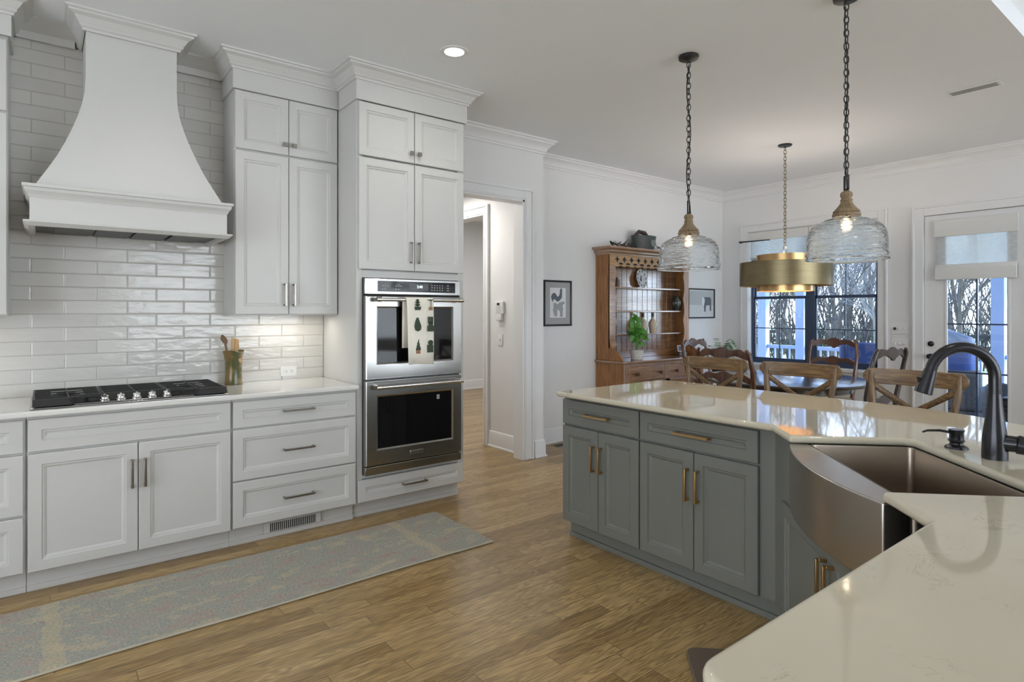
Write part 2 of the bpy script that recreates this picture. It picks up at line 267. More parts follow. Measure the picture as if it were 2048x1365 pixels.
M = dict(
    cab=pbr('white_cabinet_paint', (.60, .595, .575), .38, noise=.015, nscale=3),
    wall=pbr('wall_paint', (.75, .75, .75), .75, noise=.02, nscale=2, bump=.03, bscale=180),
    ceil=pbr('ceiling_paint', (.83, .855, .88), .85, noise=.015, nscale=2, bump=.03, bscale=200),
    trim=pbr('trim_paint', (.76, .765, .77), .42, noise=.01),
    hood=pbr('hood_paint', (.60, .595, .575), .5, noise=.01),
    island=pbr('grey_island_paint', (.162, .166, .148), .42, noise=.05, nscale=30, stretch=(1, 1, .2)),
    floor=floor_mat(), tile=tile_mat(), rug=rug_mat(),
    quartz=quartz_mat('white_quartz', (.74, .73, .70), (.50, .49, .47)),
    cream=quartz_mat('cream_quartz', (.55, .505, .395), (.27, .235, .19)),
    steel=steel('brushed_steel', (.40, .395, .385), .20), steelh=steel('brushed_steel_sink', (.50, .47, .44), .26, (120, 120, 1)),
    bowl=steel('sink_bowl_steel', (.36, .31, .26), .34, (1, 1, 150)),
    chrome=pbr('polished_metal', (.72, .71, .69), .12, 1.0), nickel=pbr('brushed_nickel', (.30, .27, .24), .30, 1.0),
    gold=pbr('brushed_gold', (.55, .36, .17), .28, 1.0, noise=.1, nscale=40), bronze=pbr('dark_bronze', (.040, .040, .045), .24, .75),
    brass=pbr('aged_brass', (.25, .205, .12), .36, 1.0, noise=.22, nscale=5, stretch=(1, 1, 9), bump=.1, bscale=40), brassin=pbr('warm_brass_lining', (.62, .38, .16), .40, .6),
    black=pbr('cast_iron', (.012, .012, .013), .45, noise=.2, bump=.2, bscale=300), blackgl=pbr('black_glass', (.005, .005, .006), .05, spec=.35),
    dkgrey=pbr('dark_grey_metal', (.05, .05, .05), .4, .6), iron=pbr('wrought_iron', (.035, .033, .032), .5, .5),
    rubber=pbr('brown_mat_foam', (.115, .085, .062), .6, noise=.1), plastic=pbr('white_plastic', (.78, .78, .77), .35), dark=pbr('dark_gap', (.01, .01, .01), .8),
    linen=pbr('cream_linen', (.88, .84, .74), .9, noise=.05, nscale=60, bump=.2, bscale=400),
    leaf=pbr('topiary_green', (.045, .065, .04), .8, noise=.4, nscale=300), terra=pbr('terracotta_print', (.36, .17, .11), .8, noise=.2, nscale=200),
    stool=wood('weathered_oak', (.075, .042, .019), (.215, .132, .062), .38, 'Y', 7), stoolz=wood('weathered_oak_upright', (.075, .042, .019), (.215, .132, .062), .38, 'Z', 7),
    stoolx=wood('weathered_oak_rail', (.075, .042, .019), (.225, .138, .062), .36, 'X', 6),
    pine=wood('aged_pine', (.20, .080, .022), (.42, .19, .062), .42, 'Z', 5, coat=.15), pineh=wood('aged_pine_boards', (.19, .083, .030), (.36, .18, .075), .38, 'X', 5, coat=1.0, ior=2.1),
    darkwood=wood('dark_table_wood', (.018, .013, .010), (.05, .035, .026), .14, 'Y', 5, coat=1.0),
    redwood=wood('mahogany_chair', (.055, .022, .013), (.14, .055, .030), .26, 'Z', 6, coat=.3),
    greywood=wood('dark_chair_wood', (.03, .022, .02), (.075, .055, .048), .28, 'Z', 6, coat=.3),
    turned=wood('turned_bleached_wood', (.17, .115, .06), (.34, .25, .15), .6, 'Z', 4),
    spoon=wood('kitchen_wood', (.42, .25, .11), (.58, .38, .19), .55, 'Z', 5), spoond=wood('dark_kitchen_wood', (.10, .055, .03), (.22, .12, .06), .5, 'Z', 5),
    glass=glass_shade(), pane=clear_pane('window_pane'), winfr=pbr('dark_frame_sky_bloom', (.045, .07, .13), .35),  # frame colour takes in the blue bloom of the sky outside
    bulb=glow_glass('bulb_glow', (1.0, .76, .42), .55), canlight=emit('lamp_glow', (1.0, .95, .86), 25),
    shade=pbr('woven_shade', (.72, .72, .70), .85, noise=.08, nscale=4, stretch=(2, 2, 60)), sheer=sheer('sheer_shade', (.82, .84, .84), .5, .22),
    paper=pbr('print_paper', (.72, .73, .74), .7), matbd=pbr('grey_mat_board', (.36, .37, .37), .8), ink=pbr('blue_grey_ink', (.12, .14, .17), .8, noise=.4, nscale=80), ink2=pbr('pale_ink', (.33, .35, .37), .8, noise=.3, nscale=80),
    frame=pbr('black_frame', (.012, .011, .011), .3), ceramic=pbr('white_ceramic', (.78, .79, .80), .15, coat=.4), blue=pbr('delft_print', (.10, .11, .15), .3),
    cream2=pbr('cream_stoneware', (.60, .50, .38), .35, noise=.1), brown=pbr('brown_glaze', (.05, .025, .02), .3), dkvase=pbr('dark_mottled_glaze', (.04, .05, .045), .15, noise=.9, nscale=35, coat=.5),
    plant=pbr('leaf_green', (.085, .26, .035), .4, noise=.3, nscale=25), fern=pbr('fern_green', (.06, .24, .05), .5, noise=.3, nscale=25), dryleaf=pbr('dark_garland_leaf', (.035, .045, .03), .6, noise=.4, nscale=30),
    bark=pbr('bark', (.05, .045, .04), .9, noise=.5, nscale=6), bark2=pbr('pale_bark', (.17, .16, .15), .9, noise=.4, nscale=6),
    lawn=pbr('lawn', (.42, .46, .26), .95, noise=.35, nscale=1.2), deck=pbr('porch_boards', (.42, .42, .42), .8, noise=.1), porch=pbr('porch_paint_shade_blue', (.36, .46, .68), .6),  # porch colour has the blue of sky-lit shade mixed into white paint
    wicker=pbr('grey_wicker', (.10, .105, .115), .7, noise=.3, nscale=60, bump=.5, bscale=90, stretch=(1, 1, 3)), cushion=pbr('blue_outdoor_fabric', (.05, .10, .30), .85, noise=.1), stripe=pbr('striped_pillow', (.30, .36, .50), .85, noise=.6, nscale=9, stretch=(1, 8, 1)),
    fence=pbr('grey_fence', (.36, .34, .31), .9, noise=.2), hedge=pbr('hedge', (.06, .10, .04), .9, noise=.5, nscale=3), tubm=pbr('painted_tin', (.045, .055, .055), .5, noise=.4, nscale=18),
    foil=pbr('grate_frost', (.5, .5, .5), .3, .8), letter=pbr('dark_lettering', (.03, .03, .03), .5), glow=emit('display_digits', (.75, .9, 1), 2.2), lettw=pbr('white_lettering', (.55, .56, .56), .5),
)
def crock_mat():
    m, t, b = nodes('olive_brown_glaze')
    c = N(t, 'ShaderNodeTexCoord'); s = N(t, 'ShaderNodeSeparateXYZ'); t.links.new(c.outputs['Object'], s.inputs[0])
    nz = N(t, 'ShaderNodeTexNoise'); nz.inputs['Scale'].default_value = 14; nz.inputs['Detail'].default_value = 5; t.links.new(c.outputs['Object'], nz.inputs['Vector'])
    f = math_n(t, 'ADD', math_n(t, 'MULTIPLY', s.outputs['X'], 5.5), math_n(t, 'MULTIPLY', nz.outputs['Fac'], .8))
    rp = N(t, 'ShaderNodeValToRGB'); e = rp.color_ramp.elements
    e[0].position = .15; e[0].color = (.20, .13, .05, 1); e[1].position = .75; e[1].color = (.34, .25, .14, 1)
    k = e.new(.33); k.color = (.075, .085, .028, 1); k = e.new(.5); k.color = (.10, .105, .05, 1)
    t.links.new(f, rp.inputs[0]); t.links.new(rp.outputs[0], b.inputs['Base Color']); b.inputs['Roughness'].default_value = .18
    return m
M['crock'] = crock_mat()

# ------------------------------------------------------------------ mesh builder
class MB:
    def __init__(s): s.bm = bmesh.new(); s.mi = 0
    def face(s, vs):
        try: f = s.bm.faces.new(vs); f.material_index = s.mi; return f
        except ValueError: return None
    def box(s, x0, x1, y0, y1, z0, z1):
        v = [s.bm.verts.new(p) for p in ((x0, y0, z0), (x1, y0, z0), (x1, y1, z0), (x0, y1, z0), (x0, y0, z1), (x1, y0, z1), (x1, y1, z1), (x0, y1, z1))]
        for q in ((0, 3, 2, 1), (4, 5, 6, 7), (0, 1, 5, 4), (1, 2, 6, 5), (2, 3, 7, 6), (3, 0, 4, 7)): s.face([v[i] for i in q])
        return s
    def rings(s, rings, close=True, cap=True, loop=False):
        rv = [[s.bm.verts.new(p) for p in r] for r in rings]
        n = len(rv[0]); m = len(rv)
        for i in range(m if loop else m - 1):
            a, b = rv[i], rv[(i + 1) % m]
            for j in range(n if close else n - 1):
                k = (j + 1) % n; s.face([a[j], a[k], b[k], b[j]])
        if cap and not loop and close:
            s.face(list(reversed(rv[0]))); s.face(rv[-1])
        return s
    def tube(s, pts, r, seg=8, loop=False, cap=True, flat=None):
        pts = [Vector(p) for p in pts]; n = len(pts)
        rs = r if isinstance(r, (list, tuple)) else [r] * n
        tang = []
        for i in range(n):
            if loop: d = pts[(i + 1) % n] - pts[i - 1]
            else: d = pts[min(i + 1, n - 1)] - pts[max(i - 1, 0)]
            tang.append(d.normalized() if d.length > 1e-9 else Vector((0, 0, 1)))
        up = Vector((0, 0, 1)) if abs(tang[0].z) < .9 else Vector((1, 0, 0))
        nrm = (up - tang[0] * up.dot(tang[0])).normalized(); rg = []
        for i in range(n):
            nrm = (nrm - tang[i] * nrm.dot(tang[i])).normalized(); bi = tang[i].cross(nrm)
            fa, fb = flat or (1, 1)
            rg.append([pts[i] + (nrm * math.cos(2 * math.pi * j / seg) * fa + bi * math.sin(2 * math.pi * j / seg) * fb) * rs[i] for j in range(seg)])
        return s.rings(rg, True, cap, loop)
    def lathe(s, prof, c=(0, 0), seg=32, closed=False):
        rg = [[(c[0] + r * math.cos(2 * math.pi * j / seg), c[1] + r * math.sin(2 * math.pi * j / seg), z) for j in range(seg)] for r, z in prof]
        if closed: return s.rings(rg, True, False, True)
        return s.rings(rg, True, True)
    def cyl(s, p0, p1, r0, r1=None, seg=16): return s.tube([p0, p1], [r0, r0 if r1 is None else r1], seg)
    def prism(s, poly, z0, z1):
        a = [s.bm.verts.new((x, y, z0)) for x, y in poly]; b = [s.bm.verts.new((x, y, z1)) for x, y in poly]; n = len(poly)
        s.face(list(reversed(a))); s.face(b)
        for i in range(n): s.face([a[i], a[(i + 1) % n], b[(i + 1) % n], b[i]])
        return s
    def prism_xz(s, poly, y0, y1):
        a = [s.bm.verts.new((x, y0, z)) for x, z in poly]; b = [s.bm.verts.new((x, y1, z)) for x, z in poly]; n = len(poly)
        s.face(a); s.face(list(reversed(b)))
        for i in range(n): s.face([a[i], b[i], b[(i + 1) % n], a[(i + 1) % n]])
        return s
    def sweep(s, prof, path, z=0.0, closed=False):
        # prof: (offset to the right of travel, z); path: (x, y)
        n = len(path); P = [Vector((x, y)) for x, y in path]; rg = []
        def nr(a, b): d = (b - a).normalized(); return Vector((d.y, -d.x))
        for i in range(n):
            if closed or 0 < i < n - 1:
                n1 = nr(P[i - 1], P[i]); n2 = nr(P[i], P[(i + 1) % n]); mt = (n1 + n2) / (1 + n1.dot(n2))
            elif i == 0: mt = nr(P[0], P[1])
            else: mt = nr(P[-2], P[-1])
            rg.append([(P[i].x + mt.x * d, P[i].y + mt.y * d, z + h) for d, h in prof])
        return s.rings(rg, True, True, closed)
    def panel(s, x0, x1, z0, z1, yf, th, prof):
        # slab facing -y with nested rectangular profile (inset, depth behind the face)
        loops = [(0, th)] + list(prof); rv = []
        for ins, dp in loops:
            rv.append([s.bm.verts.new(p) for p in ((x0 + ins, yf + dp, z0 + ins), (x1 - ins, yf + dp, z0 + ins), (x1 - ins, yf + dp, z1 - ins), (x0 + ins, yf + dp, z1 - ins))])
        for a, b in zip(rv, rv[1:]):
            for j in range(4): s.face([a[j], a[(j + 1) % 4], b[(j + 1) % 4], b[j]])
        s.face(rv[-1]); s.face(list(reversed(rv[0])))
        return s
    def build(s, name, mats, parent=None, loc=(0, 0, 0), rot=0, bevel=0, seg=2, smooth=True, ang=35, norm=True):
        if norm: bmesh.ops.recalc_face_normals(s.bm, faces=s.bm.faces)
        me = bpy.data.meshes.new(name); s.bm.to_mesh(me); s.bm.free()
        for m in (mats if isinstance(mats, (list, tuple)) else [mats]): me.materials.append(m)
        if smooth: me.shade_smooth(); me.set_sharp_from_angle(angle=R(ang))
        o = bpy.data.objects.new(name, me); COL.objects.link(o)
        if parent: o.parent = parent
        o.location = loc; o.rotation_euler = rot if isinstance(rot, tuple) else (0, 0, rot)
        if bevel:
            b = o.modifiers.new('bevel', 'BEVEL'); b.width = bevel; b.segments = seg; b.limit_method = 'ANGLE'; b.angle_limit = R(40)
        return o
def tag(o, label=None, cat=None, group=None, kind=None):
    for k, v in (('label', label), ('category', cat), ('group', group), ('kind', kind)):
        if v: o[k] = v
    return o
def thing(name, label, cat, loc=(0, 0, 0), rot=0, group=None):
    o = bpy.data.objects.new(name, None); COL.objects.link(o); o.empty_display_size = .1
    o.location = loc; o.rotation_euler = (0, 0, rot)
    return tag(o, label, cat, group)
def struct(o): o['kind'] = 'structure'; return o
KIDS = {}
def dup(o, parent=None):
    c = o.copy(); COL.objects.link(c)
    if parent is not None: c.parent = parent
    for ch in [x for x in COL.objects if x.parent == o]: dup(ch, c)
    return c
def place(o, loc, rot, label, group=None):
    o.location = loc; o.rotation_euler = (0, 0, rot); o['label'] = label
    if group: o['group'] = group
    return o
def text(body, name, size, mat, parent, loc, rot, depth=.0006, sx=1.0):
    cu = bpy.data.curves.new(name, 'FONT'); cu.body = body; cu.size = size; cu.extrude = depth; cu.align_x = 'CENTER'; cu.align_y = 'CENTER'
    o = bpy.data.objects.new(name + '_tmp', cu); COL.objects.link(o)
    dg = bpy.context.evaluated_depsgraph_get(); me = bpy.data.meshes.new_from_object(o.evaluated_get(dg))
    bpy.data.objects.remove(o); me.materials.clear(); me.materials.append(mat)
    q = bpy.data.objects.new(name, me); COL.objects.link(q); q.parent = parent; q.location = loc; q.rotation_euler = rot; q.scale = (sx, 1, 1)
    return q

CEIL = 3.05
XW = 7.47      # window wall
YA = 4.40      # cooktop wall
YB = 4.75      # dining wall
# ------------------------------------------------------------------ room shell
struct(MB().box(-4, 7.63, -6, 9.2, -.12, 0).build('floor', M['floor'], smooth=False))
c = MB(); c.box(-4, 3.7, -6, 7.2, CEIL, CEIL + .12); c.box(3.7, 7.63, .92, 9.2, CEIL, CEIL + .12)
struct(c.build('ceiling', M['ceil'], smooth=False))
c = MB(); c.box(3.7, 7.6, -6, .92, 5.0, 5.12); c.box(3.58, 3.7, -6, 1.04, CEIL + .12, 5.12); c.box(3.7, 7.6, .92, 1.04, CEIL + .12, 5.12)
c.box(7.47, 7.6, -6, .92, CEIL, 5.0); c.box(3.7, 7.6, -6.1, -6, CEIL, 5.0)
struct(c.build('ceiling_raised', M['trim'], smooth=False))
struct(MB().box(-4, 2.515, YA, YA + .14, 0, CEIL).build('wall_left', M['wall'], smooth=False))
c = MB(); c.box(2.53, 3.576, 4.37, 4.49, 2.455, CEIL); c.box(3.576, 3.82, 4.37, 4.49, 0, CEIL); c.box(2.515, 2.53, 4.37, 4.49, 0, CEIL)
struct(c.build('wall_pantry', M['wall'], smooth=False))
c = MB(); c.box(3.68, 3.82, 4.49, 5.15, 0, CEIL); c.box(3.68, 3.82, 6.1, 7.0, 0, CEIL); c.box(3.68, 3.82, 5.15, 6.1, 2.44, CEIL)
struct(c.build('wall_hall', M['wall'], smooth=False))
c = MB(); c.box(2.4, 2.5, 4.54, 7.1, 0, CEIL); c.box(2.4, 3.82, 7.0, 7.1, 0, CEIL)
struct(c.build('wall_hall_end', M['wall'], smooth=False))
struct(MB().box(2.5, 3.68, 4.49, 7.0, 2.72, 2.80).build('ceiling_hall', M['trim'], smooth=False))
struct(MB().box(3.82, XW + .16, YB, YB + .12, 0, CEIL).build('wall_dining', M['wall'], smooth=False))
c = MB(); c.box(3.7, 7.63, 9.0, 9.15, 0, CEIL); c.box(7.48, 7.63, YB + .12, 9.0, 0, CEIL); c.box(3.7, 3.82, 7.0, 9.0, 0, CEIL)
struct(c.build('wall_study', M['wall'], smooth=False))
WY0, WY1, WZ0, WZ1 = 2.77, 4.36, .72, 2.47
DY0, DY1, DZ1 = 1.408, 2.322, 2.43
c = MB(); x0, x1 = XW, XW + .16
c.box(x0, x1, WY1, YB, 0, CEIL); c.box(x0, x1, WY0, WY1, 0, WZ0); c.box(x0, x1, WY0, WY1, WZ1, CEIL)
c.box(x0, x1, DY1, WY0, 0, CEIL); c.box(x0, x1, DY0, DY1, DZ1, CEIL); c.box(x0, x1, -6, DY0, 0, CEIL)
struct(c.build('wall_right', M['wall'], smooth=False))
struct(MB().box(-4.15, -4, -6, 4.54, 0, CEIL).build('wall_rear', M['wall'], smooth=False))
struct(MB().box(-4.15, 7.6, -6.15, -6, 0, CEIL).build('wall_near', M['wall'], smooth=False))

# crown, casing, baseboard profiles
CROWN = [(0, -.125), (.012, -.125), (.012, -.108), (.022, -.100), (.032, -.075), (.055, -.048), (.078, -.034), (.080, -.020), (.098, -.014), (.100, 0), (0, 0)]
BASEP = [(0, 0), (.028, 0), (.028, .012), (.018, .022), (.016, .14), (.010, .158), (0, .165)]
g = struct(MB().sweep(CROWN, [(XW, YB), (XW, 1.0)][::1], CEIL).build('trim_1', M['trim'], ang=25)); 
struct(MB().sweep(CROWN, [(2.54, 4.37), (3.82, 4.37), (3.82, YB), (XW, YB)], CEIL).build('trim_2', M['trim'], ang=25))
# ensure corner joins
struct(MB().sweep(BASEP, [(3.70, 4.37), (3.82, 4.37), (3.82, YB), (XW, YB), (XW, DY1 + .12)], 0).build('baseboard_dining', M['trim'], ang=25))
struct(MB().sweep(BASEP, [(3.68, 5.06), (3.68, 4.50)], 0).build('baseboard_hall', M['trim'], ang=25))
struct(MB().sweep(BASEP, [(3.82, 9.0), (7.48, 9.0)], 0).build('baseboard_study', M['trim'], ang=25))
struct(MB().sweep(BASEP, [(XW, DY0 - .12), (XW, -5.9)], 0).build('baseboard_right', M['trim'], ang=25))
WCR = [(0, -.10), (.02, -.10), (.03, -.06), (.10, -.02), (.12, -.01), (.12, 0), (0, 0)]
struct(MB().sweep(WCR, [(-.14, 4.38), (.15, 4.38)], CEIL).build('trim_3', M['hood'], ang=25))
struct(MB().sweep(WCR, [(.66, 4.38), (.96, 4.38)], CEIL).build('trim_4', M['hood'], ang=25))
def casing(name, x0, x1, ztop, yf, w=.105):
    # casing on a wall facing -y : U shape; built in local x,z
    c = MB()
    for a, b, p, q in ((x0 - w, x0, 0, ztop + w), (x1, x1 + w, 0, ztop + w), (x0, x1, ztop, ztop + w)):
        c.box(a, b, yf - .018, yf, p, q)
    c.box(x0 - w, x0 - w + .022, yf - .030, yf - .018, 0, ztop + w); c.box(x1 + w - .022, x1 + w, yf - .030, yf - .018, 0, ztop + w); c.box(x0 - w + .022, x1 + w - .022, yf - .030, yf - .018, ztop + w - .022, ztop + w)
    c.box(x0 - .030, x0 - .012, yf - .023, yf - .018, 0, ztop + .02); c.box(x1 + .012, x1 + .030, yf - .023, yf - .018, 0, ztop + .02); c.box(x0, x1, yf - .023, yf - .018, ztop + .012, ztop + .03)
    return c
o = casing('trim_5', 2.62, 3.576, 2.455, 4.37).build('trim_5', M['trim'], bevel=.004); struct(o)
c = MB(); c.box(3.556, 3.578, 4.36, 4.50, 0, 2.455); c.box(2.6, 3.578, 4.36, 4.50, 2.437, 2.457)
struct(c.build('trim_6', M['trim'], smooth=False))
# casing of the inner doorway on the hall wall (faces -x): rotate -90
o = casing('trim_7', 0, .95, 2.44, 0, .09).build('trim_7', M['trim'], bevel=.004, loc=(3.68, 6.10, 0), rot=R(-90)); struct(o)
c = MB(); c.box(3.67, 3.83, 5.15, 5.165, 0, 2.44); c.box(3.67, 3.83, 5.15, 6.1, 2.425, 2.44)
struct(c.build('trim_8', M['trim'], smooth=False))

# ------------------------------------------------------------------ cabinet helpers
SH = [(0, .0035), (.0035, 0), (.053, 0), (.057, .006), (.064, .0065), (.074, .0135)]
def pull(L, mat, parent, x, z, vert=False, yf=0.0, s=.006, out=.032):
    c = MB(); h = L / 2
    if vert:
        c.box(x - s, x + s, yf - out - s, yf - out + s, z - h, z + h)
        for q in (z - h, z + h - 2 * s): c.box(x - s, x + s, yf - out + s, yf, q, q + 2 * s)
    else:
        c.box(x - h, x + h, yf - out - s, yf - out + s, z - s, z + s)
        for q in (x - h, x + h - 2 * s): c.box(q, q + 2 * s, yf - out + s, yf, z - s, z + s)
    return c.build('handle', mat, parent, bevel=.0012)
def knob(mat, parent, x, z, yf=0.0):
    c = MB(); c.cyl((x, yf, z), (x, yf - .018, z), .006, seg=10); c.box(x - .014, x + .014, yf - .030, yf - .018, z - .014, z + .014)
    return c.build('knob', mat, parent, bevel=.0015)
def front(cab, kind, x0, x1, z0, z1, paint, hmat, h=None, L=.15):
    o = MB().panel(x0, x1, z0, z1, 0, .020, SH).build(kind, paint, cab, ang=20)
    if h == 'top': pull(L, hmat, o, (x0 + x1) / 2, (z0 + z1) / 2)
    elif h and h[0] in 'LR':
        x = x0 + .028 if h[0] == 'L' else x1 - .028
        if h[1:] == 'k': knob(hmat, o, x, z0 + .065)
        elif h[1:] == 'b': pull(L, hmat, o, x, z0 + .13, True)
        else: pull(L, hmat, o, x, z1 - .16, True)
    return o
def carcase(cab, w, d, z0, z1, paint, toe=None, x0=0.0):
    MB().box(x0, x0 + w, .022, d, z0, z1).build('body', paint, cab, bevel=.0015)
    if toe:
        c = MB(); c.box(x0, x0 + w, toe, d, 0, z0); c.box(x0, x0 + w, toe - .012, toe, 0, .028)
        c.build('toe_kick', paint, cab, bevel=.001)
CP = M['cab']; NK = M['nickel']
DF = 3.77
# cooktop-wall base cabinets
c1 = thing('base_cabinet', 'white shaker drawer base cut off by the left edge of the photo', 'cabinet', (-.98, DF, 0))
carcase(c1, .9155, .615, .11, .884, CP, .08)
for a, b in ((.12, .391), (.403, .696), (.708, .868)): front(c1, 'drawer', .005, .907, a, b, CP, NK, 'top')
c2 = thing('base_cabinet', 'white two-door shaker base cabinet directly under the gas cooktop', 'cabinet', (-.0625, DF, 0))
carcase(c2, .936, .615, .11, .884, CP, .08)
front(c2, 'drawer_front', .006, .930, .708, .868, CP, NK)
front(c2, 'door', .006, .4665, .115, .696, CP, NK, 'Rt'); front(c2, 'door', .4705, .930, .115, .696, CP, NK, 'Lt')
c3 = thing('base_cabinet', 'white three-drawer shaker base cabinet between cooktop cabinet and wall ovens', 'cabinet', (.875, DF, 0))
carcase(c3, .776, .615, .11, .884, CP, .08)
for a, b in ((.12, .391), (.399, .701), (.711, .868)): front(c3, 'drawer', .006, .767, a, b, CP, NK, 'top', .19)
# tall oven cabinet : body in pieces around the oven opening
c4 = thing('oven_cabinet', 'tall white cabinet to the ceiling that holds the stainless double oven', 'cabinet', (1.652, DF, 0))
W4 = .856
c = MB(); c.box(0, .042, 0, .59, .11, 2.86); c.box(W4 - .05, W4, 0, .59, .11, 2.86); c.box(.042, W4 - .05, .0201, .589, .111, .29); c.box(.042, W4 - .05, .0201, .589, 1.635, 2.859); c.box(.042, W4 - .05, .56, .588, .29, 1.635)
c.box(.042, W4 - .05, 0, .02, 1.632, 1.68); c.box(.042, W4 - .05, 0, .02, .272, .295)
c.build('body', CP, c4, bevel=.0015)
c = MB(); c.box(.001, W4 - .001, .08, .59, 0, .1099); c.box(.001, W4 - .001, .066, .0799, 0, .028); c.build('toe_kick', CP, c4, bevel=.001)
def fr4(kind, x0, x1, z0, z1, h, L=.15):
    o = MB().panel(x0, x1, z0, z1, -.020, .020, SH).build(kind, CP, c4, ang=20)
    if h == 'top': pull(L, NK, o, (x0 + x1) / 2, (z0 + z1) / 2, yf=-.02)
    elif h == 'Rk': knob(NK, o, x1 - .028, z0 + .065, -.02)
    elif h == 'Lk': knob(NK, o, x0 + .028, z0 + .065, -.02)
    elif h == 'Rb': pull(.15, NK, o, x1 - .028, z0 + .13, True, -.02)
    elif h == 'Lb': pull(.15, NK, o, x0 + .028, z0 + .13, True, -.02)
c4.location.y = DF + .02
fr4('drawer', .006, .842, .119, .268, 'top', .19)
fr4('door', .012, .428, 1.688, 2.442, 'Rb'); fr4('door', .433, .848, 1.688, 2.442, 'Lb')
fr4('door', .012, .428, 2.455, 2.816, 'Rk'); fr4('door', .433, .848, 2.455, 2.816, 'Lk')
MB().sweep([(0, 0), (.012, 0), (.012, .14), (0, .14)], [(W4 + .001, .57), (W4 + .001, -.02), (-.001, -.02), (-.001, .27)][::-1], 2.82).build('frieze', CP, c4, bevel=.001)
CR2 = [(0, -.10), (.012, -.10), (.014, -.088), (.026, -.080), (.026, -.070), (.034, -.060), (.050, -.036), (.074, -.024), (.076, -.014), (.088, -.010), (.090, 0), (0, 0)]
MB().sweep([(d + .010, z) for d, z in CR2], [(-.001, .27), (-.001, -.02), (W4 + .001, -.02), (W4 + .001, .57)], CEIL).build('crown', CP, c4, ang=25)
# upper cabinets
def upper(x0, w, label, doors):
    u = thing('upper_cabinet', label, 'cabinet', (x0, 4.09, 0))
    carcase(u, w, .295, 1.378, 2.86, CP)
    for a, b, h in doors:
        front(u, 'door', a, b, 1.384, 2.440, CP, NK, h + 'b'); front(u, 'door', a, b, 2.452, 2.826, CP, NK, h + 'k')
    return u
u1 = upper(.964, .686, 'white four-door upper cabinet between the range hood and the oven cabinet', [(.004, .339, 'R'), (.343, .678, 'L')])
MB().sweep([(0, 0), (.014, 0), (.014, .15), (0, .15)], [(0, .29), (0, .0), (.684, .0)], 2.828).build('frieze', CP, u1, bevel=.001)
MB().sweep([(d + .012, z) for d, z in CR2], [(0, .29), (0, .0), (.684, .0)], CEIL).build('crown', CP, u1, ang=25)
u2 = upper(-1.0, .858, 'white upper cabinet at the left edge of the photo beside the hood', [(.004, .427, 'R'), (.431, .854, 'L')])
MB().sweep([(0, 0), (.014, 0), (.014, .15), (0, .15)], [(0, .0), (.858, .0), (.858, .29)], 2.842).build('frieze', CP, u2, bevel=.001)
MB().sweep([(d + .012, z) for d, z in CR2], [(0, .0), (.858, .0), (.858, .29)], CEIL).build('crown', CP, u2, ang=25)
lamp('under_cabinet_light', 'AREA', (1.36, 4.22, 1.365), 1.0, (1, .92, .80), (0, 0, 0), shape='RECTANGLE', size=.42, size_y=.03)
lamp('under_cabinet_light', 'AREA', (-.62, 4.22, 1.365), 1.0, (1, .92, .80), (0, 0, 0), shape='RECTANGLE', size=.7, size_y=.03)

# backsplash and countertop
o = MB().box(-1.0, 1.652, 4.386, 4.399, .914, 2.96).build('tile_backsplash', M['tile'], smooth=False)
tag(o, 'glossy white subway tile backsplash in running bond on the cooktop wall', 'backsplash')
o = MB().box(-1.0, 1.651, 3.733, 4.385, .884, .914).build('countertop', M['quartz'], bevel=.008, seg=3)
tag(o, 'white quartz countertop under the cooktop along the tiled wall', 'countertop')

# ------------------------------------------------------------------ range hood
hd = thing('range_hood', 'large white curved plaster-look range hood above the cooktop', 'range hood', (.41, 4.385, 0))
prof = [(2.93, .222, -.335), (2.70, .222, -.335), (2.62, .226, -.337), (2.54, .240, -.345), (2.46, .262, -.360), (2.38, .288, -.380), (2.30, .318, -.403), (2.22, .352, -.428), (2.14, .392, -.455), (2.05, .440, -.485)]
c = MB(); c.rings([[(-w, 0, z), (-w, y, z), (w, y, z), (w, 0, z)] for z, w, y in prof]).build('chimney', M['hood'], hd, ang=50)
MB().sweep([(d + .004, z) for d, z in CR2], [(-.222, 0), (-.222, -.335), (.222, -.335), (.222, 0)], CEIL).build('crown', M['hood'], hd, ang=25)
MB().box(-.222, .222, -.335, 0, 2.93, CEIL - .001).build('frieze', M['hood'], hd)
MB().box(-.462, .462, -.505, 0, 1.865, 2.032).build('band', M['hood'], hd, bevel=.001)
MB().sweep([(0, -.055), (.004, -.055), (.008, -.04), (.02, -.025), (.022, -.01), (.030, -.006), (.030, .008), (0, .008)], [(-.462, 0), (-.462, -.505), (.462, -.505), (.462, 0)], 2.04).build('mantel_trim', M['hood'], hd, ang=25)
c = MB(); c.sweep([(-.022, -.012), (.006, -.012), (.018, 0), (.026, .006), (.026, .014), (0, .018), (-.022, .018)], [(-.462, 0), (-.462, -.505), (.462, -.505), (.462, 0)], 1.850)
c.build('lower_trim', M['hood'], hd, ang=25)
c = MB(); c.box(-.44, .44, -.483, -.004, 1.856, 1.866); 
for i in range(4): c.box(-.36 + i * .185, -.36 + i * .185 + .165, -.40, -.06, 1.846, 1.853)
c.build('vent_insert', M['dkgrey'], hd, bevel=.002)

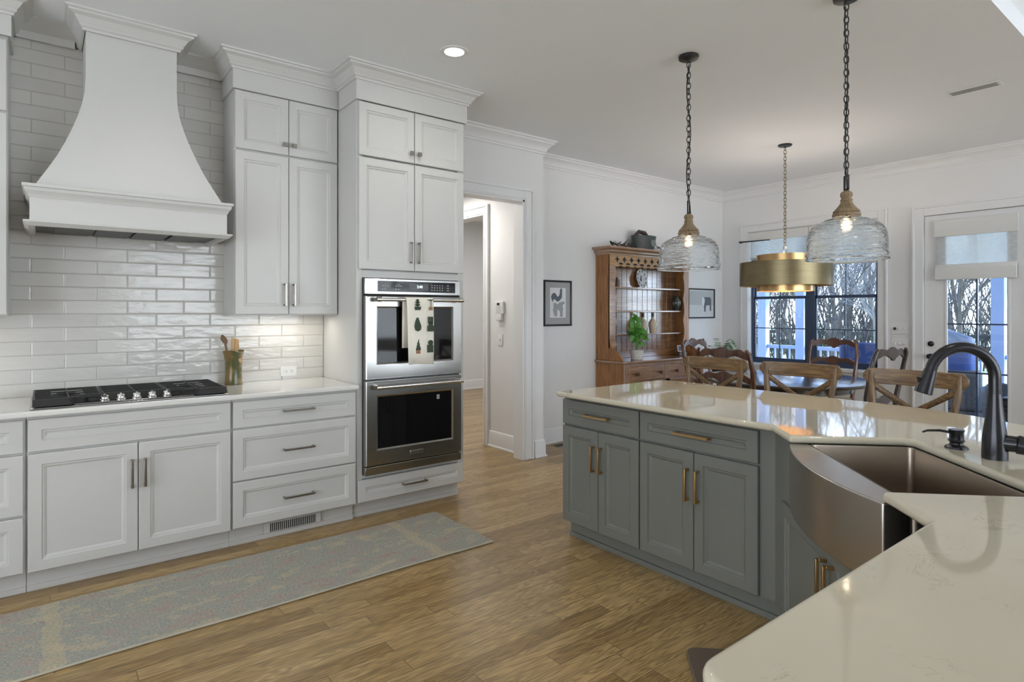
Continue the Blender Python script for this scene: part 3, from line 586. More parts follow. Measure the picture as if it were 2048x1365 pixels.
# ------------------------------------------------------------------ cooktop
ck = thing('gas_cooktop', 'stainless five-burner gas cooktop with black iron grates', 'cooktop', (.405, 4.055, .914))
c = MB(); c.box(-.455, .455, -.275, .255, .0005, .008); c.box(-.44, .44, -.262, .245, .008, .014)
c.build('pan', [M['steel']], ck, bevel=.003)
for i, (bx, by, br) in enumerate(((-.30, .11, .045), (-.30, -.13, .035), (0, .03, .06), (.30, .11, .045), (.30, -.13, .035))):
    c = MB(); c.lathe([(.001, .0145), (br + .02, .0145), (br + .018, .022), (br, .024), (br, .032), (br - .006, .036), (.001, .036)], (bx, by), 24)
    c.build('burner', M['black'], ck)
def grate(x0, x1, notch):
    c = MB(); t = .0042; zt = .046; y0, y1 = -.262, .243
    fr = -.262 if notch is None else -.262
    def barx(a, b, y, z=zt, h=.007): c.box(a, b, y - t, y + t, z - h, z)
    def bary(x, a, b, z=zt, h=.007): c.box(x - t, x + t, a, b, z - h, z)
    bary(x0 + t, y0 + .01, y1); bary(x1 - t, y0 + .01 if notch != 'C' else -.15, y1); barx(x0, x1, y1 - t)
    n = 10
    for i in range(n):
        y = y0 + .03 + i * (y1 - y0 - .05) / (n - 1)
        if notch == 'C' and y < -.15: continue
        w = x1 - x0; xm = (x0 + x1) / 2
        if 2 < i < 8 and notch != 'C':
            barx(x0 + .01, xm - w * .24, y); barx(xm + w * .24, x1 - .01, y)
            if i in (4, 6): barx(xm - w * .24, xm + w * .24, y)
        else: barx(x0 + .01, x1 - .01, y)
    bary((x0 + x1) / 2, (y0 + .02) if notch != 'C' else -.14, y1 - .01)
    # front skirt
    if notch == 'L': pts = [(x0, y0 + .005), (x0 + .14, y0 + .005), (x1 - .07, -.165), (x1, -.165)]
    elif notch == 'R': pts = [(x0, -.165), (x0 + .07, -.165), (x1 - .14, y0 + .005), (x1, y0 + .005)]
    else: pts = [(x0, -.165), (x1, -.165)]
    c.sweep([(.022, .014), (.028, .014), (.004, .047), (-.012, .047), (-.012, .040)], pts, 0)
    for fx in (x0 + .015, x1 - .015):
        for fy in (-.15, y1 - .02): c.box(fx - .008, fx + .008, fy - .008, fy + .008, .013, .036)
    c.build('grate', M['black'], ck, bevel=.0015)
grate(-.445, -.152, 'L'); grate(-.148, .148, 'C'); grate(.152, .445, 'R')
for i in range(5):
    x = -.145 + i * .0725
    c = MB(); c.lathe([(.001, .014), (.024, .014), (.024, .020), (.019, .024), (.0175, .040), (.015, .043), (.001, .043)], (x, -.222), 20); c.box(x - .004, x + .004, -.240, -.204, .040, .048)
    c.build('knob', M['chrome'], ck, bevel=.001)

# crock with utensils, outlet
cro = MB(); P = [(.001, 0), (.056, 0), (.0575, .004), (.054, .02), (.052, .10), (.053, .16), (.060, .205), (.066, .222), (.064, .225), (.058, .21), (.049, .16), (.048, .02), (.001, .012)]
rg = []
for r, z in P:
    rg.append([((r + (.006 * math.sin(2 * a + .5) if z > .2 and r > .05 else 0)) * math.cos(a), (r + (.004 * math.sin(3 * a) if z > .2 and r > .05 else 0)) * math.sin(a), z + (.006 * math.sin(2 * a) if z > .2 else 0)) for a in [2 * math.pi * j / 36 for j in range(36)]])
cro.rings(rg); o = tag(cro.build('utensil_crock', M['crock'], loc=(1.004, 4.29, .9142)), 'olive and brown glazed stoneware crock on the counter right of the cooktop', 'crock')
MB().lathe([(.001, -.002), (.014, -.002), (.014, .002), (.001, .002)], seg=14).build('stamped_seal', M['spoon'], o, loc=(.030, -.049, .165), rot=(R(90), 0, R(30)))
sp = thing('wooden_spoon', 'dark wooden spoon leaning left in the stoneware crock', 'spoon', (.995, 4.295, .930))
c = MB(); c.tube([(0, 0, .002), (-.03, 0, .20), (-.040, 0, .255)], [.005, .006, .007], 8)
c.build('handle', M['spoond'], sp)
c = MB(); rg = []
for i in range(9):
    a = i / 8; w = .022 * math.sin(math.pi * min(.97, max(.03, a)))**.6
    rg.append([(-.038 - .022 * a + w * math.cos(t) * .9, .008 * math.sin(t) - .004 * math.cos(t * 2), .252 + .065 * a) for t in [2 * math.pi * j / 12 for j in range(12)]])
c.rings(rg).build('bowl', M['spoond'], sp)
st = thing('wooden_spatula', 'flat light wooden spatula standing in the stoneware crock', 'spatula', (1.012, 4.285, .930))
MB().prism_xz([(-.008, 0), (.008, 0), (.010, .19), (.026, .225), (.024, .285), (-.022, .30), (-.026, .225), (-.010, .19)], -.003, .003).build('blade_and_handle', M['spoon'], st, bevel=.0015)
ol = thing('power_outlet', 'white horizontal double socket on the tile beside the crock', 'outlet', (1.394, 4.3855, .972))
MB().box(-.058, .058, -.006, 0, -.035, .035).build('cover_plate', M['plastic'], ol, bevel=.002)
for s in (-1, 1):
    q = MB().box(s * .020 - .014, s * .020 + .014, -.008, -.005, -.013, .013).build('socket', M['plastic'], ol, bevel=.003)
    c = MB(); 
    for dz in (-.005, .005): c.box(s * .02 - .003, s * .02 + .004, -.0086, -.0078, dz - .0012, dz + .0012)
    c.box(s * .02 + .006, s * .02 + .009, -.0086, -.0078, -.002, .002); c.build('slot', M['dark'], q)

# ------------------------------------------------------------------ double oven
ov = thing('double_oven', 'stainless steel double wall oven with two dark windows', 'oven', (2.074, 3.755, 0))
OW = .380
MB().box(-OW, OW, .012, .53, .30, 1.627).build('housing', M['dkgrey'], ov)
cpn = MB().box(-OW, OW, -.004, .014, 1.520, 1.627).build('control_panel', M['steel'], ov, bevel=.003)
c = MB(); c.box(-.285, .335, -.007, -.003, 1.538, 1.612); c.mi = 1
for gx in (-.235, -.135):
    c.box(gx - .012, gx + .022, -.0082, -.0069, 1.588, 1.5895)
    for i in range(3): c.box(gx - .02 + i * .02, gx - .010 + i * .02, -.0082, -.0069, 1.576, 1.581)
    for i in range(2): c.box(gx - .02 + i * .02, gx - .012 + i * .02, -.0082, -.0069, 1.552, 1.559)
for i in range(5):
    for j in range(3): c.box(.132 + i * .022, .140 + i * .022, -.0082, -.0069, 1.553 + j * .017, 1.559 + j * .017)
for j in range(3): c.box(.262, .280, -.0082, -.0069, 1.553 + j * .018, 1.557 + j * .018)
c.build('glass_strip', [M['blackgl'], M['lettw']], cpn, smooth=False)
MB().box(-.045, .105, -.0082, -.0068, 1.550, 1.600).build('display', pbr('display_grey', (.03, .032, .036), .2), cpn)
text('2:40', 'clock_digits', .026, M['glow'], cpn, (.036, -.0088, 1.576), (R(90), 0, 0))

MB().box(-OW + .004, OW - .004, -.002, .014, 1.508, 1.519).build('vent_gap', M['dark'], ov)
def oven_door(z0, z1, wz0, wz1, hz):
    c = MB(); W0 = [(-OW, z0), (OW, z0), (OW, z1), (-OW, z1)]
    c.panel(-OW, OW, z0, z1, -.028, .040, [(0, .006), (.006, 0), (.008, 0)]) if False else None
    # door slab with window opening: nested loops of unequal inset
    def lp(a, b, p, q, y): return [(a, y, p), (b, y, p), (b, y, q), (a, y, q)]
    c.rings([lp(-OW, OW, z0, z1, .012), lp(-OW, OW, z0, z1, -.022), lp(-OW + .006, OW - .006, z0 + .006, z1 - .006, -.028), lp(-.305, .305, wz0 - .012, wz1 + .012, -.028), lp(-.292, .292, wz0, wz1, -.020)], True, False)
    d = c.build('oven_door', M['steel'], ov, ang=20)
    MB().box(-.305, .305, -.021, -.004, wz0 - .013, wz1 + .013).build('window', M['blackgl'], d, bevel=.001)
    c = MB(); c.cyl((-.315, -.078, hz), (.345, -.078, hz), .0125, seg=16)
    for x in (-.31, .34): c.cyl((x - .018, -.078, hz), (x + .018, -.078, hz), .0165, seg=16); c.box(x - .010, x + .010, -.078, -.028, hz - .012, hz + .012)
    c.build('handle', M['chrome'], d, bevel=.002)
    return d
d1 = oven_door(.945, 1.506, 1.055, 1.425, 1.483)
d2 = oven_door(.362, .932, .475, .822, .893)
b = MB().box(-.052, .052, -.0305, -.0275, .402, .428).build('badge', M['chrome'], d2, bevel=.001)
o = text('KitchenAid', 'badge_lettering', .0185, M['letter'], b if False else d2, (0, -.0312, .4155), (R(90), 0, 0)); 
o2 = text('88', 'temperature_digits', .035, M['lettw'], d2, (.178, -.0216, .785), (R(90), R(90), 0))
MB().box(-OW, OW, -.018, .012, .300, .355).build('lower_vent', M['steel'], ov, bevel=.003)
MB().box(-OW + .004, OW - .004, -.0, .013, .355, .362).build('vent_gap', M['dark'], ov)

# towel over upper oven handle
tw = thing('dish_towel', 'cream dish towel printed with green topiary trees over the oven handle', 'towel', (2.062, 3.755, 0))
c = MB(); nx = 12; hz = 1.483
pathf = [(-.106, 1.035), (-.106, 1.15), (-.105, 1.27), (-.103, 1.38), (-.100, 1.46), (-.0955, 1.488), (-.086, 1.4985), (-.074, 1.4995), (-.064, 1.493), (-.058, 1.475), (-.054, 1.40), (-.052, 1.30), (-.050, 1.15)]
def tow(off):
    rows = []
    for k, (y, z) in enumerate(pathf):
        row = []
        for i in range(nx + 1):
            u = i / nx; xx = -.102 + .207 * u + (-.012 if k > 8 else 0) - (.010 * (k / 8) if k < 8 and u < .2 else 0) + (.008 * (8 - k) / 8 if k < 8 and u < .3 else 0)
            wv = .004 * math.sin(u * 9 + k * .25) * (1 if k < 4 else .4)
            row.append((xx, y + wv + off, z + (.004 * math.sin(u * 5) if k == 0 else 0)))
        rows.append(row)
    return rows
fr_ = tow(0); bk = tow(.0028)
va = [[c.bm.verts.new(p) for p in r] for r in fr_]
for i in range(len(va) - 1):
    for j in range(nx): c.face([va[i][j], va[i][j + 1], va[i + 1][j + 1], va[i + 1][j]])
o = c.build('cloth', M['linen'], tw, norm=False, ang=80); sm = o.modifiers.new('thickness', 'SOLIDIFY'); sm.thickness = .0025; sm.offset = 0
def blob(cx, cz, w, h, n=14, sharp=1.0):
    return [(cx + w / 2 * math.cos(t), cz + h / 2 * math.sin(t)) for t in [2 * math.pi * k / n for k in range(n)]]
def rct(cx, cz, w, h): return [(cx - w / 2, cz - h / 2), (cx + w / 2, cz - h / 2), (cx + w / 2, cz + h / 2), (cx - w / 2, cz + h / 2)]
Y0, Y1 = -.1125, -.1095
def pz(v): return 1.495 - (v - 50) / 1200 * .46      # rows of the print
def px_(u): return -.098 + (u - 185) / 510 * .205
def motif(green, pot=()):
    c = MB()
    for g_ in green: c.prism_xz(g_, Y0, Y1)
    c.mi = 1
    for g_ in pot: c.prism_xz(g_, Y0 - .0001, Y1)
    c.build('topiary_motif', [M['leaf'], M['terra']], tw, smooth=False)
motif([blob(px_(362), pz(q), w / 510 * .205, .015) for w, q in ((60, 90), (90, 130), (100, 175))] + [[(px_(305), pz(205)), (px_(318), pz(268)), (px_(415), pz(268)), (px_(432), pz(205))][::-1], rct(px_(365), pz(150), .006, .05)])
motif([[(px_(a), pz(b)) for a, b in ((370, 655), (320, 630), (303, 560), (318, 480), (345, 405), (375, 400), (405, 480), (435, 560), (425, 625))]])
motif([[(px_(a), pz(b)) for a, b in ((330, 995), (335, 950), (350, 940), (342, 915), (360, 890), (355, 860), (370, 840), (383, 790), (392, 835), (385, 850), (408, 880), (398, 900), (412, 925), (425, 965), (420, 995))]], [rct(px_(377), pz(1022), .032, .024)])
motif([rct(px_(618), pz(445), .040, .044), rct(px_(618), pz(605), .050, .040), rct(px_(622), pz(525), .034, .026)])
motif([blob(px_(620), pz(860), .040, .036), rct(px_(612), pz(970), .048, .054)])
motif([[(px_(540), pz(75)), (px_(690), pz(72)), (px_(625), pz(105))], rct(px_(627), pz(160), .004, .06)], [rct(px_(625), pz(240), .026, .024)])


# ------------------------------------------------------------------ toe-kick register, rug, mat
vg = thing('air_register', 'white slotted air register set in the toe kick under the drawers', 'vent', (1.249, 3.838, .063))
MB().box(-.178, .178, -.006, 0, -.032, .032).build('grille_plate', CP, vg, bevel=.002)
c = MB()
for i in range(24): x = -.138 + i * .012; c.box(x - .0032, x + .0032, -.0072, -.0055, -.026, .026)
c.build('slots', M['dark'], vg)
rg_ = MB(); n = 60; xs = [-.95 + 3.10 * i / n for i in range(n + 1)]
poly = [(x, 2.925 + .004 * math.sin(x * 5)) for x in xs] + [(x, 3.600 + .006 * math.sin(x * 3)) for x in reversed(xs)]
rg_.prism(poly, .001, .010)
o = tag(rg_.build('runner_rug', M['rug']), 'faded blue-grey and sand runner rug lying in front of the white cabinets', 'rug')
MB().tube([(x, y, .006) for x, y in poly[:n + 1]] , .005, 6).build('bound_edge', pbr('cream_binding', (.50, .47, .38), .9), o)
def rr(x0, x1, y0, y1, r, n=6):
    pts = []
    for cx, cy, a0 in ((x1 - r, y0 + r, -90), (x1 - r, y1 - r, 0), (x0 + r, y1 - r, 90), (x0 + r, y0 + r, 180)):
        for k in range(n + 1): a = R(a0 + 90 * k / n); pts.append((cx + r * math.cos(a), cy + r * math.sin(a)))
    return pts
mt = MB().prism(rr(-.45, .43, -.40, .02, .05), .0005, .016).build('kitchen_mat', M['rubber'], loc=(2.053, .903, 0), rot=R(-135), bevel=.006)
tag(mt, 'brown rounded cushioned floor mat lying in front of the farmhouse sink', 'mat')

# ------------------------------------------------------------------ island
IP = M['island']; GD = M['gold']
def isl(name, label, loc, rot, w, d, fronts, x0=0):
    q = thing(name, label, 'cabinet', loc, rot)
    carcase(q, w, d, .11, .883, IP, .075, x0)
    for kind, a, b, p, r_, h, L in fronts: front(q, kind, a, b, p, r_, IP, GD, h, L)
    return q
i1 = isl('island_cabinet', 'grey island cabinet at the far end with one drawer over two narrow doors', (2.535, 2.722, 0), R(-90), .606, .62,
    [('drawer', .003, .602, .712, .862, 'top', .19), ('door', .003, .3, .115, .700, 'Rt', .15), ('door', .304, .602, .115, .700, 'Lt', .15)])
i2 = isl('island_cabinet', 'grey island cabinet with drawer and two doors nearest the sink', (2.535, 2.116, 0), R(-90), .686, .62,
    [('drawer', .005, .682, .712, .862, 'top', .20), ('door', .005, .342, .115, .700, 'Rt', .16), ('door', .346, .682, .115, .700, 'Lt', .16)])
# base moulding strip
# corner sink cabinet
sk = thing('sink_cabinet', 'grey angled corner cabinet below the farmhouse sink', 'cabinet', (0, 0, 0))
c = MB()
c.prism([(2.557, 1.430), (2.557, 1.363), (2.425, 1.231), (2.45, 1.205), (2.62, 1.30), (2.90, 1.43)], .11, .883)   # far stile and filler
c.prism([(2.53, 1.330), (2.90, 1.30), (2.90, .2), (1.72, .2), (1.60, .40), (1.655, .455)], .1101, .615)
c.prism([(1.62, .452), (1.66, .462), (1.735, .537), (1.77, .50), (1.75, .30), (1.62, .30)], .1102, .883)
c.build('body', IP, sk)
c = MB(); c.prism([(2.61, 1.43), (2.61, 1.25), (1.80, .40), (1.6, .40), (1.6, .2), (2.9, .2), (2.9, 1.43)], 0, .11)
c.prism([(2.598, 1.43), (2.598, 1.255), (1.79, .412), (1.6, .412), (1.6, .38), (1.85, .38), (2.64, 1.24), (2.64, 1.43)], 0, .028)
c.build('toe_kick', IP, sk)
sd = Vector((2.452, 1.287)); ux = Vector((-S2, -S2))
for k in range(2):
    p = sd + ux * (.519 * k)
    o = MB().panel(.002, .517, .115, .602, 0, .022, SH).build('door', IP, sk, loc=(p.x, p.y, 0), rot=R(-135), ang=20)
    pull(.15, GD, o, .489 if k == 0 else .030, .480, True)
    MB().box(.02, .5, .0225, .030, .12, .60).build('face_frame', IP, sk, loc=(p.x, p.y, 0), rot=R(-135))
# near leg cabinets (below the counter in the foreground)
n1 = isl('island_cabinet', 'grey cabinet below the foreground arm of the island counter', (1.60, .452, 0), R(180), .86, .62,
    [('drawer', .02, .84, .712, .862, 'top', .20), ('door', .02, .428, .115, .700, 'Rt', .16), ('door', .432, .84, .115, .700, 'Lt', .16)])
ip = MB(); ip.box(3.156, 3.18, .25, 2.722, .0, .883); ip.box(1.6, 3.18, .16, .18, 0, .883) 
o = tag(ip.build('island_back_panel', IP, bevel=.002), 'grey panelled back of the island under the stool overhang', 'panel')

def arc(cx, cy, r, a0, a1, n=5): return [(cx + r * math.cos(R(a0 + (a1 - a0) * k / n)), cy + r * math.sin(R(a0 + (a1 - a0) * k / n))) for k in range(n + 1)]
SO = Vector((2.053, .903)); uy = Vector((S2, -S2))
def sl(x, y): p = SO + ux * x + uy * y; return (p.x, p.y)
cut = [sl(-.362, -.012), sl(-.362, .405)] + [sl(-.340 + .0, .427)] + [sl(.340, .427), sl(.362, .405), sl(.362, -.012)]
poly = [(2.462, 2.70), (2.462, 1.330)] + cut + [(1.632, .494)] + [(.745, .494)] + arc(.745, .439, .055, 90, 180, 6)[1:] + [(.69, -.52), (2.9, -.52), (3.12, .30), (3.30, .63), (3.43, .86), (3.495, 1.10), (3.512, 1.35), (3.515, 1.9), (3.512, 2.60), (3.475, 2.672), (3.42, 2.70)]
o = MB().prism(poly, .884, .914).build('island_countertop', M['cream'], bevel=.0125, seg=5)
tag(o, 'polished cream quartz island countertop wrapping around the corner sink', 'countertop')

# farmhouse sink (local: x along apron, y into the bowl)
fs = thing('farmhouse_sink', 'stainless apron-front farmhouse sink set at the island corner', 'sink', (SO.x, SO.y, 0), R(-135))
c = MB(); n = 24; fr0 = []; 
def bow(x): return -.012 - .062 * (1 - (x / .37) ** 2)
xs = [-.37 + .74 * i / n for i in range(n + 1)]
outer = [(x, bow(x)) for x in xs] + [(.37, .06), (-.37, .06)]
c.prism(outer, .650, .8835)
c.build('apron', M['steelh'], fs, bevel=.005, seg=3, ang=50)
c = MB()
def lp(x0, x1, y0, y1, z, r=.02): return [(x, y, z) for x, y in rr(x0, x1, y0, y1, r, 4)]
c.rings([lp(-.37, .37, .0601, .455, .8832), lp(-.352, .352, .062, .43, .8832), lp(-.350, .350, .064, .428, .876), lp(-.348, .348, .066, .426, .67), lp(-.335, .335, .08, .412, .655), lp(-.04, .04, .21, .29, .650, .01)], True, False)
c.rings([lp(-.37, .37, .0601, .455, .8832), lp(-.37, .37, .0601, .455, .64), lp(-.3, .3, .1, .4, .63)], True, False)
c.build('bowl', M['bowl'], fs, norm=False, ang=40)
MB().lathe([(.001, .6515), (.045, .6515), (.045, .655), (.038, .656), (.030, .652), (.001, .652)], (0, .25), 24).build('drain', M['chrome'], fs)
# faucet
fx = sl(-.012, .535)
fa = thing('kitchen_faucet', 'dark bronze gooseneck pull-down faucet behind the sink', 'faucet', (2.476, .567, .914), R(-135))
MB().lathe([(.001, 0), (.036, 0), (.036, .006), (.0355, .03), (.034, .075), (.030, .105), (.025, .14), (.021, .18), (.0185, .215), (.001, .215)], seg=28).build('base', M['bronze'], fa)
# spout in local y (towards the sink is -y)
c = MB(); pts = [(0, 0, .18), (0, 0, .262)]
cy, cz, rad = -.100, .268, .100
for k in range(0, 17):
    a = R(0 + 168 * k / 16); pts.append((0, cy + rad * math.cos(a), cz + rad * math.sin(a)))
c.tube(pts, [.0175] * len(pts), 18); c.build('spout', M['bronze'], fa)
p = Vector(pts[-1]); d = (Vector(pts[-1]) - Vector(pts[-2])).normalized()
c = MB(); c.tube([p - d * .002, p + d * .01, p + d * .06, p + d * .078, p + d * .080], [.0190, .0200, .0255, .0270, .023], 18)
q = c.build('spray_head', M['bronze'], fa)
MB().box(-.005, .005, -.0, .006, 0, .022).build('button', M['dark'], q, loc=p + d * .035 + Vector((0, -.0260, -.01)), rot=(R(12), 0, 0))

c = MB(); hx = Vector((.55, .83, 0)).normalized()     # local: right/back
c.tube([hx * .02 + Vector((0, 0, .055)), hx * .055 + Vector((0, 0, .055)), hx * .058 + Vector((0, 0, .055)), hx * .085 + Vector((0, 0, .050)), hx * .095 + Vector((0, 0, .048))], [.027, .026, .031, .028, .016], 20)
c.tube([hx * .088 + Vector((0, 0, .045)), hx * .105 + Vector((0, 0, .06)), hx * .115 + Vector((0, 0, .09)), hx * .118 + Vector((0, 0, .125))], [.010, .010, .007, .0055], 12)
c.build('lever', M['bronze'], fa)
so = thing('soap_dispenser', 'small dark bronze soap dispenser beside the faucet', 'soap dispenser', (2.559, .695, .914), R(-135))
so.scale = (1.22, 1.22, 1.15)
MB().lathe([(.001, 0), (.030, 0), (.028, .006), (.018, .012), (.016, .018), (.020, .021), (.0215, .025), (.018, .028), (.0175, .048), (.020, .054), (.0205, .058), (.001, .058)], seg=24).build('pump', M['bronze'], so)
MB().tube([(.0, -.012, .048), (.0, -.045, .054), (.0, -.080, .053), (.0, -.092, .048)], [.0045, .004, .0035, .003], 8).build('nozzle', M['bronze'], so)

# ------------------------------------------------------------------ recessed lights
def can(x, y, label, vis=True):
    if vis:
        t = thing('recessed_light', label, 'ceiling light', (x, y, CEIL))
        MB().lathe([(.062, -.001), (.062, -.006), (.088, -.006), (.092, -.001)], seg=32, closed=True).build('trim_ring', M['trim'], t)
        MB().lathe([(.001, -.003), (.062, -.003), (.062, -.001), (.001, -.001)], seg=32).build('lens', M['canlight'], t)
    lamp('downlight', 'SPOT', (x, y, CEIL - .02), 13, (1, .965, .91), (0, 0, 0), spot_size=R(150), spot_blend=.9, shadow_soft_size=.06)
can(2.05, 3.20, 'lit round recessed ceiling light in front of the oven cabinet')
for x, y in ((.6, 3.2), (-.9, 3.2), (.6, 1.0), (2.2, .3), (-.9, 1.0)): can(x, y, '', False)
lamp('great_room_top_fill', 'AREA', (4.9, -2.2, 4.4), 22, (.95, .97, 1), (0, 0, 0), shape='SQUARE', size=2.0)  # added fill panel high in the unseen great room, no fixture there

# ------------------------------------------------------------------ glass pendants over the island
def link(c, p, horiz, L=.040, w=.020, r=.0028, seg=5):
    pts = []
    for k in range(10):
        a = 2 * math.pi * k / 10; u = w / 2 * math.cos(a); v = L / 2 * math.sin(a)
        pts.append((p[0] + (u if horiz else 0), p[1] + (0 if horiz else u), p[2] + v))
    c.tube(pts, r, seg, loop=True)
def chain(z0, z1, L, w, r):
    c = MB(); n = max(1, round((z1 - z0) / (L * .74))); st_ = (z1 - z0) / n
    for i in range(n): link(c, (0, 0, z0 + (i + .5) * st_), i % 2 == 0, L, w, r)
    return c
def pendant(label):
    t = thing('glass_pendant', label, 'pendant light', (0, 0, 0))
    MB().lathe([(.001, 0), (.062, 0), (.064, -.004), (.062, -.020), (.050, -.026), (.012, -.030), (.010, -.045), (.001, -.045)], seg=32).build('canopy', M['iron'], t, loc=(0, 0, CEIL))
    chain(2.115, 3.01, .046, .025, .0030).build('chain', M['iron'], t)
    pts = [(.010 * math.sin(z * 13), .010 * math.cos(z * 11), z) for z in [2.03 + .97 * k / 60 for k in range(61)]]
    MB().tube(pts, .0032, 6).build('cord', M['iron'], t)
    c = MB(); c.box(-.022, .022, -.004, .004, 2.105, 2.113); c.box(-.022, .022, -.004, .004, 2.035, 2.043); c.box(-.022, -.014, -.004, .004, 2.035, 2.113); c.box(.014, .022, -.004, .004, 2.035, 2.113); c.cyl((0, 0, 2.02), (0, 0, 2.036), .012)
    c.build('hook', M['iron'], t, bevel=.001)
    MB().lathe([(.001, 2.030), (.016, 2.030), (.027, 2.022), (.030, 2.008), (.024, 1.994), (.023, 1.990), (.029, 1.986), (.029, 1.980), (.026, 1.976), (.033, 1.960), (.048, 1.940), (.062, 1.926), (.064, 1.920), (.060, 1.916), (.067, 1.910), (.067, 1.900), (.060, 1.897), (.001, 1.897)], seg=40).build('wood_cap', M['turned'], t)
    MB().lathe([(.001, 1.897), (.020, 1.897), (.019, 1.886), (.001, 1.885)], seg=20).build('socket', M['iron'], t)
    MB().lathe([(.001, 1.886), (.012, 1.886), (.015, 1.876), (.024, 1.862), (.027, 1.848), (.024, 1.834), (.015, 1.824), (.001, 1.820)], seg=24).build('bulb', M['bulb'], t)
    o = [(.060, 1.900), (.066, 1.893), (.070, 1.888), (.105, 1.879), (.108, 1.873), (.140, 1.862), (.166, 1.843), (.181, 1.815), (.187, 1.780), (.188, 1.735), (.187, 1.712), (.193, 1.706), (.194, 1.695), (.188, 1.689), (.192, 1.680), (.196, 1.672)]
    i_ = [(r - .0035, z - .0015) for r, z in o]; i_[-1] = (.1925, 1.671)
    MB().lathe(o + i_[::-1], seg=64, closed=True).build('glass_shade', M['glass'], t, ang=80)
    return t
p1 = pendant('clear rippled glass pendant hanging further away, in front of the pine hutch')
lamp('pendant_bulb_light', 'POINT', (3.275, 2.325, 1.852), 10, (1, .84, .62), shadow_soft_size=.014)
lamp('pendant_bulb_light', 'POINT', (3.300, 1.374, 1.852), 10, (1, .84, .62), shadow_soft_size=.014)
p2 = dup(p1)
place(p1, (3.275, 2.325, 0), .3, p1['label'], 'glass pendants over the island')
place(p2, (3.300, 1.374, 0), .9, 'clear rippled glass pendant nearest the viewer, larger in the photo, in front of the window', 'glass pendants over the island')

ch = thing('drum_chandelier', 'aged brass double-drum chandelier hanging over the round dining table', 'chandelier', (5.768, 2.975, 0))
MB().lathe([(.001, 0), (.065, 0), (.066, -.006), (.060, -.014), (.012, -.020), (.008, -.03), (.001, -.03)], seg=32).build('canopy', M['dkgrey'], ch, loc=(0, 0, CEIL))
chain(2.05, 3.03, .046, .026, .003).build('chain', M['brass'], ch)
c = MB(); c.tube([(.035 * math.cos(a), 0, 2.015 + .035 * math.sin(a)) for a in [2 * math.pi * k / 20 for k in range(20)]], .003, 6, loop=True); c.cyl((0, 0, 1.93), (0, 0, 1.985), .006); c.build('ring', M['brass'], ch)
def drum(r, z0, z1, t=.003): return MB().lathe([(r, z0), (r, z1), (r - t, z1), (r - t, z0)], seg=72, closed=True)
drum(.420, 1.655, 1.885).build('outer_drum', M['brass'], ch)
drum(.4165, 1.657, 1.883, .002).build('outer_lining', M['brassin'], ch)
drum(.262, 1.602, 1.960).build('inner_drum', M['gold'], ch); drum(.2585, 1.604, 1.958, .002).build('inner_lining', M['brassin'], ch)
c = MB()
for k in range(3):
    a = 2 * math.pi * k / 3; c.cyl((0, 0, 1.93), (.26 * math.cos(a), .26 * math.sin(a), 1.93), .004, seg=8)
    c.cyl((.26 * math.cos(a), .26 * math.sin(a), 1.77), (.417 * math.cos(a), .417 * math.sin(a), 1.77), .004, seg=8)
c.build('spokes', M['brass'], ch)
for k in range(3):
    a = 2 * math.pi * (k + .5) / 3; x, y = .11 * math.cos(a), .11 * math.sin(a)
    MB().lathe([(.001, 1.72), (.02, 1.73), (.03, 1.76), (.026, 1.79), (.014, 1.82), (.014, 1.85), (.001, 1.85)], (x, y), 16).build('bulb', emit('chandelier_glow', (1, .74, .42), 3), ch)
lamp('chandelier_light', 'POINT', (5.768, 2.975, 1.90), 30, (1, .88, .76), shadow_soft_size=.05)

